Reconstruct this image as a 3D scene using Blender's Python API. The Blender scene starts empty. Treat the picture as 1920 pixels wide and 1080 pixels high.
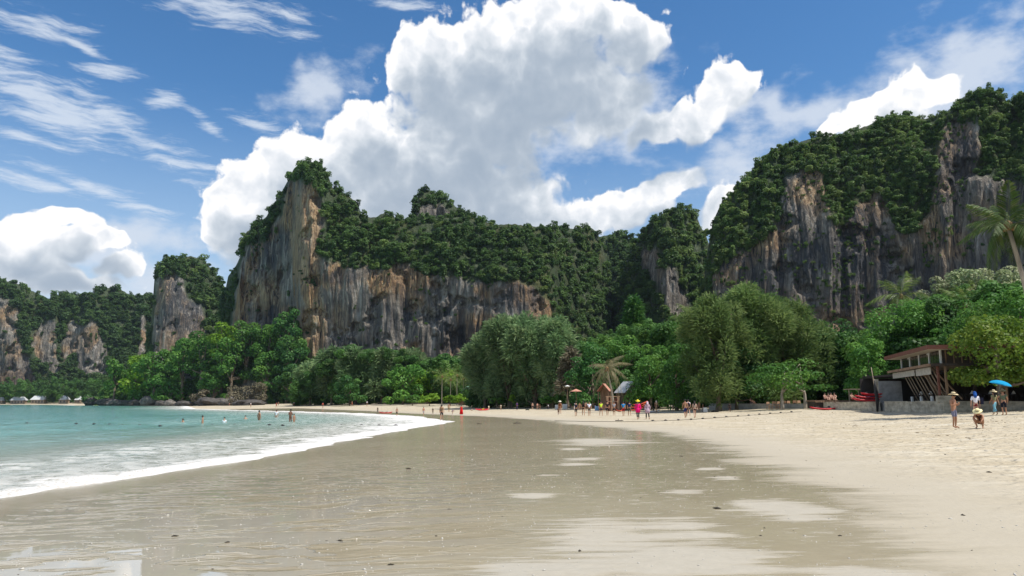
import bpy, bmesh, math, random
import numpy as np
from mathutils import Vector, Matrix, Euler

# ------------------------------------------------------------------ camera
SC = bpy.context.scene
COL = SC.collection
F = 1387.0                      # focal length in pixels of the 1920 wide photograph
HOR = 755.0                     # row of the horizon
EYE = 2.0
PITCH = math.atan((HOR - 540.0) / F)
cam_d = bpy.data.cameras.new('camera')
cam_d.sensor_width = 36.0
cam_d.lens = 36.0 * F / 1920.0
cam_d.clip_start = 0.1
cam_d.clip_end = 20000.0
cam = bpy.data.objects.new('camera', cam_d)
COL.objects.link(cam)
cam.location = (0, 0, EYE)
cam.rotation_euler = (math.pi / 2 + PITCH, 0, 0)
SC.camera = cam

# ------------------------------------------------------------------ light
SUN_EL, SUN_AZ = math.radians(60), math.radians(114)      # azimuth from +Y towards +X
SUN_DIR = Vector((math.cos(SUN_EL) * math.sin(SUN_AZ), math.cos(SUN_EL) * math.cos(SUN_AZ), math.sin(SUN_EL)))
sl = bpy.data.lights.new('sun', 'SUN')
sl.energy = 4.2
sl.angle = math.radians(0.53)
sl.color = (1.0, 0.955, 0.88)
so = bpy.data.objects.new('sun', sl)
COL.objects.link(so)
so.rotation_euler = (-SUN_DIR).to_track_quat('-Z', 'Y').to_euler()

SC.view_settings.view_transform = 'Standard'
SC.view_settings.look = 'None'
SC.view_settings.gamma = 1.0
SC.view_settings.use_curve_mapping = False
SC.view_settings.exposure = 0.40
SC.cycles.use_denoising = True
SC.cycles.max_bounces = 6
SC.cycles.diffuse_bounces = 3
SC.cycles.glossy_bounces = 3
SC.cycles.transmission_bounces = 3
SC.cycles.transparent_max_bounces = 4
SC.cycles.caustics_reflective = False
SC.cycles.caustics_refractive = False

def ray(px, py):
    x = (px - 960.0) / F
    v = (540.0 - py) / F
    c, s = math.cos(PITCH), math.sin(PITCH)
    return np.array([x, c - s * v, s + c * v])

def at(px, py, Y):
    d = ray(px, py)
    return np.array([0, 0, EYE]) + d * (Y / d[1])

# ------------------------------------------------------------------ node helper
class G:
    """small helper to write node trees as expressions"""
    def __init__(self, tree):
        self.t = tree
    def n(self, typ, **kw):
        nd = self.t.nodes.new(typ)
        for k, v in kw.items():
            setattr(nd, k, v)
        return nd
    def set(self, sock, v):
        if isinstance(v, bpy.types.NodeSocket):
            self.t.links.new(v, sock)
        elif v is not None:
            sock.default_value = v
    def m(self, op, a, b=None, c=None, clamp=False):
        nd = self.n('ShaderNodeMath', operation=op)
        nd.use_clamp = clamp
        self.set(nd.inputs[0], a)
        if b is not None: self.set(nd.inputs[1], b)
        if c is not None: self.set(nd.inputs[2], c)
        return nd.outputs[0]
    def vm(self, op, a, b=None, out=0, scale=None):
        nd = self.n('ShaderNodeVectorMath', operation=op)
        self.set(nd.inputs[0], a)
        if b is not None: self.set(nd.inputs[1], b)
        if scale is not None: self.set(nd.inputs['Scale'], scale)
        return nd.outputs[out]
    def after(self, v, dep):
        # v unchanged, but evaluated after dep (keeps the shader stack small)
        nd = self.n('ShaderNodeVectorMath', operation='MULTIPLY_ADD')
        self.set(nd.inputs[0], dep); nd.inputs[1].default_value = (1e-9, 1e-9, 1e-9); self.set(nd.inputs[2], v)
        return nd.outputs[0]
    def xyz(self, x, y, z=0.0):
        nd = self.n('ShaderNodeCombineXYZ')
        self.set(nd.inputs[0], x); self.set(nd.inputs[1], y); self.set(nd.inputs[2], z)
        return nd.outputs[0]
    def sep(self, v):
        nd = self.n('ShaderNodeSeparateXYZ'); self.set(nd.inputs[0], v)
        return nd.outputs
    def map(self, v, loc=(0, 0, 0), rot=(0, 0, 0), scale=(1, 1, 1), typ='POINT'):
        nd = self.n('ShaderNodeMapping', vector_type=typ)
        self.set(nd.inputs['Vector'], v)
        if typ != 'VECTOR': nd.inputs['Location'].default_value = loc
        nd.inputs['Rotation'].default_value = rot
        nd.inputs['Scale'].default_value = scale
        return nd.outputs[0]
    def noise(self, v, scale=1.0, detail=3.0, rough=0.5, dist=0.0, lac=2.0, out='Fac'):
        nd = self.n('ShaderNodeTexNoise')
        self.set(nd.inputs['Vector'], v)
        nd.inputs['Scale'].default_value = scale
        nd.inputs['Detail'].default_value = detail
        nd.inputs['Roughness'].default_value = rough
        nd.inputs['Lacunarity'].default_value = lac
        nd.inputs['Distortion'].default_value = dist
        return nd.outputs[out]
    def noise2(self, v, scale, detail, rough, out='Color'):
        o = self.noise(v, scale, detail, rough, out=out)
        o.node.noise_dimensions = '2D'
        return o
    def vor2(self, v, scale, detail):
        o = self.vor(v, scale, 'F1', detail=detail, rough=0.55)
        o.node.voronoi_dimensions = '2D'
        return o
    def vor(self, v, scale=1.0, feature='F1', smooth=0.5, detail=0.0, rough=0.5, rand=1.0):
        nd = self.n('ShaderNodeTexVoronoi', feature=feature)
        self.set(nd.inputs['Vector'], v)
        nd.inputs['Scale'].default_value = scale
        if 'Detail' in nd.inputs: nd.inputs['Detail'].default_value = detail
        if 'Roughness' in nd.inputs: nd.inputs['Roughness'].default_value = rough
        nd.inputs['Randomness'].default_value = rand
        if feature == 'SMOOTH_F1': nd.inputs['Smoothness'].default_value = smooth
        return nd.outputs['Distance']
    def rng(self, v, a, b, c=0.0, d=1.0, smooth=False):
        nd = self.n('ShaderNodeMapRange')
        if smooth: nd.interpolation_type = 'SMOOTHSTEP'
        self.set(nd.inputs[0], v)
        for i, q in enumerate((a, b, c, d)):
            self.set(nd.inputs[1 + i], q)
        return nd.outputs[0]
    def ramp(self, fac, stops, interp='LINEAR'):
        nd = self.n('ShaderNodeValToRGB')
        cr = nd.color_ramp
        cr.interpolation = interp
        while len(cr.elements) < len(stops):
            cr.elements.new(0.5)
        for e, (p, c) in zip(cr.elements, stops):
            e.position = p
            e.color = (c[0], c[1], c[2], 1.0)
        self.set(nd.inputs[0], fac)
        return nd.outputs[0]
    def mix(self, fac, a, b, blend='MIX'):
        nd = self.n('ShaderNodeMix', data_type='RGBA', blend_type=blend)
        self.set(nd.inputs['Factor'], fac)
        A = [s for s in nd.inputs if s.identifier == 'A_Color'][0]
        B = [s for s in nd.inputs if s.identifier == 'B_Color'][0]
        for s, v in ((A, a), (B, b)):
            if isinstance(v, (tuple, list)): v = (v[0], v[1], v[2], 1.0)
            self.set(s, v)
        return [s for s in nd.outputs if s.identifier == 'Result_Color'][0]
    def attr(self, name, typ='GEOMETRY', out='Fac'):
        nd = self.n('ShaderNodeAttribute', attribute_name=name, attribute_type=typ)
        return nd.outputs[out]
    def bump(self, h, strength=0.5, dist=0.1, normal=None):
        nd = self.n('ShaderNodeBump')
        nd.inputs['Strength'].default_value = strength
        self.set(nd.inputs['Distance'], dist)
        self.set(nd.inputs['Height'], h)
        if normal is not None: self.set(nd.inputs['Normal'], normal)
        return nd.outputs[0]

def srgb(r, g, b):
    f = lambda c: (c / 255.0 / 12.92) if c <= 10 else ((c / 255.0 + 0.055) / 1.055) ** 2.4
    return (f(r), f(g), f(b))

# ------------------------------------------------------------------ world: sky and clouds
CK1, CK2 = 0.60, 0.60
UNIT = 0.0721                   # radians in one cloud unit (about 100 photo pixels)
def sky_uv(px, py):
    d = ray(px, py)
    return (math.atan2(d[0], d[1]) / UNIT, math.atan2(d[2], math.hypot(d[0], d[1])) / UNIT)

# cumulus: photo centre, half width, half height, tilt in degrees (counter clockwise), weight
CUMULUS = [
    (985, 150, 262, 150, 0), (890, 95, 130, 85, 8), (1060, 45, 170, 85, 0), (1190, 85, 72, 92, 0), (930, 190, 215, 150, 0), (800, 120, 100, 95, 30),
    (880, 250, 190, 140, 0), (760, 310, 200, 95, 0), (680, 250, 80, 85, 10), (560, 320, 130, 75, 25), (455, 365, 95, 62, 35), (640, 360, 250, 75, 0), (470, 430, 110, 70, 0),
    (560, 470, 170, 90, 0), (760, 430, 320, 80, 0), (880, 360, 210, 80, 0), (1130, 210, 140, 75, 25), (1240, 235, 110, 40, 15), (1370, 170, 58, 72, -25), (1320, 230, 85, 40, 35),
    (1180, 390, 120, 52, 15), (1255, 345, 82, 40, 15), (1350, 390, 66, 52, 40), (1060, 410, 120, 42, 0), (960, 395, 120, 50, 0),
    (1640, 200, 120, 46, 24), (1730, 170, 66, 52, 10), (1560, 235, 70, 26, 15), (1690, 240, 110, 60, 0),
    (40, 432, 72, 42, 0), (112, 410, 62, 32, 10), (160, 428, 48, 32, 0), (10, 470, 110, 46, 0), (110, 466, 100, 38, 0), (205, 455, 62, 26, -10), (70, 505, 120, 26, 0), (220, 505, 75, 26, 10), (120, 530, 150, 30, 0),
]
SOFT = [  # thin veils and stray puffs
    (1790, 95, 240, 80, 8), (1860, 80, 180, 90, 0), (1740, 130, 200, 60, 0), (1530, 150, 190, 34, -3), (640, 130, 85, 46, 30), (290, 415, 130, 44, 10), (240, 440, 90, 40, 0), (380, 500, 140, 60, 0), (1420, 250, 90, 60, 30), (320, 545, 140, 50, 0), (1180, 180, 150, 80, 20)
]
CIRRUS = [
    (60, 175, 210, 62, -18), (240, 240, 170, 34, -27), (120, 225, 160, 30, -8), (310, 185, 45, 22, 20), (490, 238, 90, 18, -20), (70, 45, 110, 34, 5), (400, 20, 170, 30, -5),
    (540, 22, 70, 20, -6), (60, 262, 90, 16, -8), (160, 92, 70, 10, -20), (190, 358, 170, 18, -16), (60, 340, 110, 16, -6), (750, 8, 70, 14, 0), (200, 130, 70, 14, 5), (390, 235, 50, 14, -30), (400, 312, 40, 8, 0)
]

world = bpy.data.worlds.new('World')
SC.world = world
world.use_nodes = True
wt = world.node_tree
wt.nodes.clear()

def blob_field(g, q, blobs, k):
    acc = None
    for (px, py, rx, ry, tilt) in blobs:
        u0, v0 = sky_uv(px, py)
        u1, v1 = sky_uv(px + rx, py)
        u2, v2 = sky_uv(px, py - ry)
        sx, sy = abs(u1 - u0), abs(v2 - v0)
        qi = q if acc is None else g.after(q, acc)
        l = g.vm('LENGTH', g.map(qi, (u0, v0, 0), (0, 0, math.radians(tilt)), (sx, sy, 1.0), 'TEXTURE'), out=1)
        acc = l if acc is None else g.m('SMOOTH_MIN', acc, l, k)
    return g.m('SUBTRACT', 1.0, acc)

g = G(wt)
tc = g.n('ShaderNodeTexCoord')
d = g.sep(g.vm('NORMALIZE', tc.outputs['Generated']))
az = g.m('DIVIDE', g.m('ARCTAN2', d[0], d[1]), UNIT)
el = g.m('DIVIDE', g.m('ARCSINE', d[2]), UNIT)
Q = g.xyz(az, el, 0.0)
VIEW_A, VIEW_B = 9.2, 10.6
outside = g.m('MAXIMUM', g.rng(g.m('ABSOLUTE', az), VIEW_A, VIEW_B, smooth=True), g.rng(el, 7.6, 8.8, smooth=True))
outside = g.m('MAXIMUM', outside, g.m('LESS_THAN', el, -0.6))
# --- clouds in the part of the sky the photograph shows
w = g.noise2(Q, 1.2, 2.0, 0.5)
Qw = g.vm('ADD', Q, g.vm('SCALE', g.vm('SUBTRACT', w, (0.5, 0.5, 0.5)), scale=0.62))
Qw = g.vm('MULTIPLY', Qw, (1, 1, 0))
B0 = blob_field(g, Qw, CUMULUS, 0.26)
BL = blob_field(g, g.vm('ADD', g.after(Qw, B0), (-0.22, 0.62, 0.0)), CUMULUS, 0.26)
def billow(q, det):
    n = g.noise2(q, 1.25, det, 0.65, out='Fac')
    v = g.vor2(q, 2.1, 2.0 if det > 4 else 1.0)
    return g.m('ADD', g.m('MULTIPLY', g.m('SUBTRACT', n, 0.5), 2.0), g.m('MULTIPLY', g.m('SUBTRACT', 0.42, v), 0.75))
q1 = g.after(g.vm('ADD', Q, g.vm('SCALE', w, scale=0.3)), BL)
N0 = billow(q1, 7.0)
N1 = billow(g.vm('ADD', g.after(q1, N0), (-0.06, 0.17, 0.0)), 4.0)
D0 = g.m('ADD', g.m('MAXIMUM', g.m('MULTIPLY', B0, 1.7), g.m('MULTIPLY_ADD', B0, 4.5, -0.45)), N0)
DL = g.m('ADD', g.m('MULTIPLY', BL, 2.2), g.m('MULTIPLY', N1, 0.45))
D1 = g.m('ADD', g.m('MULTIPLY_ADD', BL, 0.9, g.m('MULTIPLY', B0, 1.1)), g.m('MULTIPLY', N1, 1.15))
tau = g.m('ADD', g.m('MULTIPLY', g.m('MAXIMUM', D1, 0.0), CK1), g.m('MULTIPLY', g.m('MAXIMUM', DL, 0.0), CK2))
light = g.m('POWER', 2.718, g.m('MULTIPLY', tau, -1.0))
CLOUD_STOPS = [(0.0, srgb(152, 168, 187)), (0.25, srgb(178, 190, 204)), (0.48, srgb(208, 216, 225)), (0.72, srgb(232, 236, 242)), (0.92, srgb(254, 254, 255))]
ccol = g.ramp(light, CLOUD_STOPS)
ca = g.rng(D0, -0.10, g.m('MULTIPLY_ADD', g.m('MAXIMUM', DL, 0.0, clamp=True), 1.0, 0.30), smooth=True)
# soft veils
Q1 = g.after(Q, ca)
sv = blob_field(g, g.vm('MULTIPLY', g.vm('ADD', Q1, g.vm('SCALE', w, scale=0.8)), (1, 1, 0)), SOFT, 0.5)
sn = g.noise2(g.map(Q1, scale=(0.7, 1.3, 1)), 1.5, 6.0, 0.6, out='Fac')
sa = g.m('MULTIPLY', g.rng(g.m('ADD', g.m('MULTIPLY_ADD', sv, 0.9, 0.35), g.m('MULTIPLY', g.m('SUBTRACT', sn, 0.5), 2.0)), 0.0, 1.15, smooth=True), 0.84)
# cirrus streaks combed along one direction
Q2 = g.after(Q, sa)
ci = blob_field(g, g.vm('MULTIPLY', Q2, (1, 1, 0)), CIRRUS, 0.3)
cn = g.noise2(g.map(g.vm('ADD', Q2, g.vm('SCALE', w, scale=0.22)), rot=(0, 0, math.radians(20)), scale=(0.50, 3.4, 1)), 1.6, 8.0, 0.68, out='Fac')
cia = g.m('MULTIPLY', g.rng(g.m('ADD', g.m('MULTIPLY_ADD', ci, 0.8, 0.12), g.m('MULTIPLY', g.m('SUBTRACT', cn, 0.5), 3.0)), 0.0, 1.15, smooth=True), 0.72)
sky = g.n('ShaderNodeTexSky', sky_type='NISHITA')
sky.sun_disc = False
sky.sun_elevation = SUN_EL
sky.sun_rotation = SUN_AZ
sky.altitude = 0.0
sky.air_density = 1.0
sky.dust_density = 0.3
sky.ozone_density = 2.2
SKYK = 0.1
hs = g.n('ShaderNodeHueSaturation')
hs.inputs['Saturation'].default_value = 1.27
hs.inputs['Value'].default_value = 1.06
g.set(hs.inputs['Color'], sky.outputs[0])
k = 1.0 / SKYK
def bright(c): return g.vm('SCALE', c, scale=k * 0.80)
def background(c):
    nd = g.n('ShaderNodeBackground')
    g.set(nd.inputs['Color'], c)
    nd.inputs['Strength'].default_value = SKYK
    return nd.outputs[0]
# moist air whitens the sky towards the horizon
SKYC = g.mix(g.m('MULTIPLY', g.rng(el, 5.6, 0.4, smooth=True), 0.72), hs.outputs[0], tuple(c * k * 0.8 for c in srgb(190, 209, 230)))
col = g.mix(cia, SKYC, tuple(c * k * 0.8 for c in srgb(225, 233, 243)))
col = g.mix(sa, col, tuple(c * k * 0.8 for c in srgb(214, 223, 236)))
col = g.mix(ca, col, bright(ccol))
# --- beyond the picture the sky carries on with the same fair-weather cloud
fn = g.noise(g.vm('MULTIPLY', g.vm('NORMALIZE', tc.outputs['Generated']), (1, 1, 1.8)), 2.6, 5.0, 0.56)
fa = g.m('MULTIPLY', g.rng(fn, 0.50, 0.60, smooth=True), g.rng(el, 0.2, 2.0))
fl = g.ramp(g.rng(fn, 0.52, 0.74, 1.0, 0.0), CLOUD_STOPS)
fcol = g.mix(fa, SKYC, bright(fl))
ms = g.n('ShaderNodeMixShader')
g.set(ms.inputs[0], outside)
wt.links.new(background(col), ms.inputs[1])
wt.links.new(background(fcol), ms.inputs[2])
wo = g.n('ShaderNodeOutputWorld')
wt.links.new(ms.outputs[0], wo.inputs[0])
world.cycles.sampling_method = 'NONE'

# ------------------------------------------------------------------ numpy noise
_rs = np.random.RandomState(7)
_perm = _rs.permutation(256).astype(np.int64)
_perm = np.concatenate([_perm, _perm, _perm])
_grad = _rs.normal(size=(256, 3)); _grad /= np.linalg.norm(_grad, axis=1)[:, None]
def perlin(x, y, z):
    x, y, z = np.broadcast_arrays(np.asarray(x, float), np.asarray(y, float), np.asarray(z, float))
    xi, yi, zi = np.floor(x).astype(np.int64), np.floor(y).astype(np.int64), np.floor(z).astype(np.int64)
    xf, yf, zf = x - xi, y - yi, z - zi
    u, v, w = [t * t * t * (t * (t * 6 - 15) + 10) for t in (xf, yf, zf)]
    def gr(i, j, k):
        h = _perm[(_perm[(_perm[(xi + i) & 255] + yi + j) & 255] + zi + k) & 255]
        gv = _grad[h]
        return gv[..., 0] * (xf - i) + gv[..., 1] * (yf - j) + gv[..., 2] * (zf - k)
    l = lambda a, b, t: a + (b - a) * t
    return l(l(l(gr(0, 0, 0), gr(1, 0, 0), u), l(gr(0, 1, 0), gr(1, 1, 0), u), v),
             l(l(gr(0, 0, 1), gr(1, 0, 1), u), l(gr(0, 1, 1), gr(1, 1, 1), u), v), w) * 1.6
def fbm(x, y, z=0.0, oct=4, gain=0.5):
    a, s, f = 1.0, 0.0, 1.0
    for i in range(oct):
        s = s + a * perlin(x * f + 17.3 * i, y * f - 9.1 * i, z * f + 3.7 * i)
        a *= gain; f *= 2.03
    return s

# ------------------------------------------------------------------ object helpers
def link(o, parent=None):
    COL.objects.link(o)
    if parent is not None: o.parent = parent
    return o
def tag(o, label=None, cat=None, group=None, kind=None):
    if label: o['label'] = label
    if cat: o['category'] = cat
    if group: o['group'] = group
    if kind: o['kind'] = kind
    return o
def thing(name, label, cat, loc, rz=0.0, group=None):
    o = bpy.data.objects.new(name, None)
    o.empty_display_size = 0.3
    link(o); o.location = loc; o.rotation_euler = (0, 0, rz)
    return tag(o, label, cat, group)
def np_mesh(name, verts, faces, mat=None, smooth=False, attrs=None):
    """faces: (n,3) or (n,4) int array, or list of such arrays"""
    me = bpy.data.meshes.new(name)
    if not isinstance(faces, list): faces = [faces]
    faces = [np.asarray(f, np.int32) for f in faces if len(f)]
    verts = np.asarray(verts, np.float32)
    me.vertices.add(len(verts)); me.vertices.foreach_set('co', verts.ravel())
    idx = np.concatenate([f.ravel() for f in faces])
    tot = np.concatenate([np.full(len(f), f.shape[1], np.int32) for f in faces])
    st = np.concatenate([[0], np.cumsum(tot)[:-1]]).astype(np.int32)
    me.loops.add(len(idx)); me.loops.foreach_set('vertex_index', idx)
    me.polygons.add(len(tot)); me.polygons.foreach_set('loop_start', st); me.polygons.foreach_set('loop_total', tot)
    if smooth: me.polygons.foreach_set('use_smooth', np.ones(len(tot), bool))
    me.update(calc_edges=True)
    for k, v in (attrs or {}).items():
        v = np.asarray(v, np.float32)
        if v.ndim == 1:
            a = me.attributes.new(k, 'FLOAT', 'POINT'); a.data.foreach_set('value', v)
        else:
            a = me.attributes.new(k, 'FLOAT_VECTOR', 'POINT'); a.data.foreach_set('vector', v.ravel())
    if mat: me.materials.append(mat)
    return me
def mobj(name, me, parent=None):
    return link(bpy.data.objects.new(name, me), parent)
def grid_faces(nr, nc):
    i = np.arange(nr * nc).reshape(nr, nc)
    return np.stack([i[:-1, :-1].ravel(), i[:-1, 1:].ravel(), i[1:, 1:].ravel(), i[1:, :-1].ravel()], 1)

def material(name):
    m = bpy.data.materials.new(name); m.use_nodes = True
    m.node_tree.nodes.clear()
    g = G(m.node_tree)
    out = g.n('ShaderNodeOutputMaterial')
    return m, g, out
def principled(g, out, col, rough=0.8, spec=0.3, normal=None, **kw):
    b = g.n('ShaderNodeBsdfPrincipled')
    if isinstance(col, (tuple, list)): col = (col[0], col[1], col[2], 1.0)
    g.set(b.inputs['Base Color'], col)
    g.set(b.inputs['Roughness'], rough)
    g.set(b.inputs['Specular IOR Level'], spec)
    if normal is not None: g.set(b.inputs['Normal'], normal)
    for k, v in kw.items(): g.set(b.inputs[k.replace('_', ' ')], v)
    g.t.links.new(b.outputs[0], out.inputs[0])
    return b
def pos(g):
    return g.n('ShaderNodeNewGeometry').outputs['Position']

def inpoly(px, py, poly):
    px, py = np.asarray(px, float), np.asarray(py, float)
    r = np.zeros(px.shape, bool)
    n = len(poly)
    for i in range(n):
        x0, y0 = poly[i]; x1, y1 = poly[(i + 1) % n]
        c = ((y0 > py) != (y1 > py))
        with np.errstate(divide='ignore', invalid='ignore'):
            xi = (x1 - x0) * (py - y0) / (y1 - y0 + 1e-12) + x0
        r ^= c & (px < xi)
    return r
def polydist(px, py, pts, closed=False):
    px, py = np.asarray(px, float), np.asarray(py, float)
    best = np.full(px.shape, 1e18)
    n = len(pts)
    for i in range(n if closed else n - 1):
        x0, y0 = pts[i]; x1, y1 = pts[(i + 1) % n]
        dx, dy = x1 - x0, y1 - y0
        t = np.clip(((px - x0) * dx + (py - y0) * dy) / (dx * dx + dy * dy + 1e-12), 0, 1)
        best = np.minimum(best, (px - x0 - t * dx) ** 2 + (py - y0 - t * dy) ** 2)
    return np.sqrt(best)

# ------------------------------------------------------------------ shore line, sand profile
_sh = [(0, 935), (90, 921), (190, 906), (320, 886), (450, 866), (560, 846), (640, 829), (720, 813), (790, 801), (830, 795), (852, 790.5)]
def on_level(px, py, z=0.0):
    d = ray(px, py)
    return tuple(d[:2] * ((EYE - z) / -d[2]))
SHORE = [(-19.0, -60.0), (-13.5, -10.0), (-11.6, 5.0)] + [on_level(x, y) for x, y in _sh]
SHORE += [(-8.5, 90.0), (-14.0, 112.0), (-27.0, 140.0), (-46.0, 168.0), (-74.0, 205.0), (-108.0, 255.0), (-150.0, 350.0), (-190.0, 440.0), (-245.0, 500.0), (-330.0, 560.0),
          (-400.0, 690.0), (-470.0, 760.0), (-640.0, 790.0), (-900.0, 760.0), (-2500.0, 700.0)]
SEA_POLY = SHORE + [(-2500.0, -60.0)]
ZP_S = [-900, -300, -60, -12, 0, 11, 20, 32, 44, 60, 200, 900]
ZP_Z = [-14, -9, -3.5, -0.55, 0, 0.30, 0.42, 0.72, 1.30, 1.75, 3.5, 9.0]
def shore_s(X, Y):
    dd = polydist(X, Y, SHORE)
    return np.where(inpoly(X, Y, SEA_POLY), -dd, dd)
def ground_z(X, Y):
    X, Y = np.asarray(X, float), np.asarray(Y, float)
    s = shore_s(X, Y)
    z = np.interp(s, ZP_S, ZP_Z)
    z = z + np.clip((s - 3) / 20, 0, 1) * 0.05 * fbm(X * 0.12, Y * 0.12, 2.2, 3)
    z = z + np.clip((s - 24) / 8, 0, 1) * np.clip((120 - Y) / 60, 0, 1) * 0.028 * fbm(X * 0.9, Y * 0.9, 5.2, 3)
    return z
def gz(x, y): return float(ground_z(np.array([x]), np.array([y]))[0])
def hit(px, py):
    d = ray(px, py)
    Y = np.geomspace(3.0, 900.0, 900)
    X = d[0] / d[1] * Y
    zr = EYE + d[2] / d[1] * Y
    zg = ground_z(X, Y)
    k = np.argmax(zr <= zg) if np.any(zr <= zg) else 899
    Dmax = np.interp(px, [400, 556, 690, 840, 880, 1070, 1090, 1180, 1300, 1420, 1520], [420, 262, 222, 190, 148, 138, 126, 108, 97, 90, 86])   # the front of the tree line
    if 400 < px < 1520 and Y[k] > Dmax:
        x = d[0] / d[1] * Dmax
        return np.array([x, Dmax, float(ground_z(np.array([x]), np.array([Dmax]))[0])])
    return np.array([X[k], Y[k], zg[k]])

# wet / dry sand border, traced on the ground
_wl = [(905, 780), (960, 783), (1040, 788), (1075, 795), (1190, 804), (1290, 817), (1370, 838), (1420, 862), (1500, 888), (1570, 914), (1640, 950), (1720, 1000), (1790, 1050), (1850, 1079)]
WET = [tuple(hit(x, y)[:2]) for x, y in _wl]
WET = [(-62.0, 220.0), (-30.0, 160.0), (-14.0, 125.0)] + WET + [(7.0, -12.0), (8.0, -60.0)]
WET_POLY = WET + [(-400.0, -60.0), (-400.0, 300.0)]
def wet_d(X, Y):
    dd = polydist(X, Y, WET)
    return np.where(inpoly(X, Y, WET_POLY), dd, -dd)

# drained pale patches inside the wet sand: photo centre, half sizes
PALE = [(1120, 828, 78, 6.5), (1075, 842, 26, 2.5), (1095, 861, 44, 3.2), (1076, 871, 38, 3), (1030, 891, 28, 2.5), (995, 931, 40, 7), (1330, 880, 30, 2.5), (1365, 897, 28, 3),
        (1150, 1015, 150, 42), (1290, 1050, 160, 50), (1010, 1070, 120, 20), (1470, 955, 95, 22), (1500, 968, 60, 16), (1400, 945, 40, 8), (1290, 925, 40, 5), (1640, 1085, 160, 24), (1290, 1000, 80, 24)]

# ------------------------------------------------------------------ ground sheet
def spaced(parts):
    return np.unique(np.concatenate([np.arange(a, b, st) for a, b, st in parts]).round(4))
gx = spaced([(-6000, -1000, 250), (-1000, -260, 14), (-260, -70, 3.5), (-70, -20, 0.9), (-20, 46, 0.34), (46, 90, 1.0), (90, 300, 6), (300, 1000, 35), (1000, 6001, 250)])
gy = spaced([(-60, 0, 3), (0, 40, 0.34), (40, 110, 0.7), (110, 260, 2.2), (260, 900, 8), (900, 2000, 60), (2000, 9001, 500)])
GX, GY = np.meshgrid(gx, gy)
gX, gY = GX.ravel(), GY.ravel()
gS = shore_s(gX, gY)
gZ = ground_z(gX, gY)
gW = wet_d(gX, gY)
gP = np.full(gX.shape, -9.0)
for (px, py, rx, ry) in PALE:
    c = hit(px, py); a = hit(px + rx, py); b0 = hit(px, py + ry); b1 = hit(px, py - ry)
    ex = abs(a[0] - c[0]); ey = abs(b0[1] - b1[1]) * 0.5
    gP = np.maximum(gP, 1.0 - np.hypot((gX - c[0]) / ex, (gY - 0.5 * (b0[1] + b1[1])) / ey))

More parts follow.
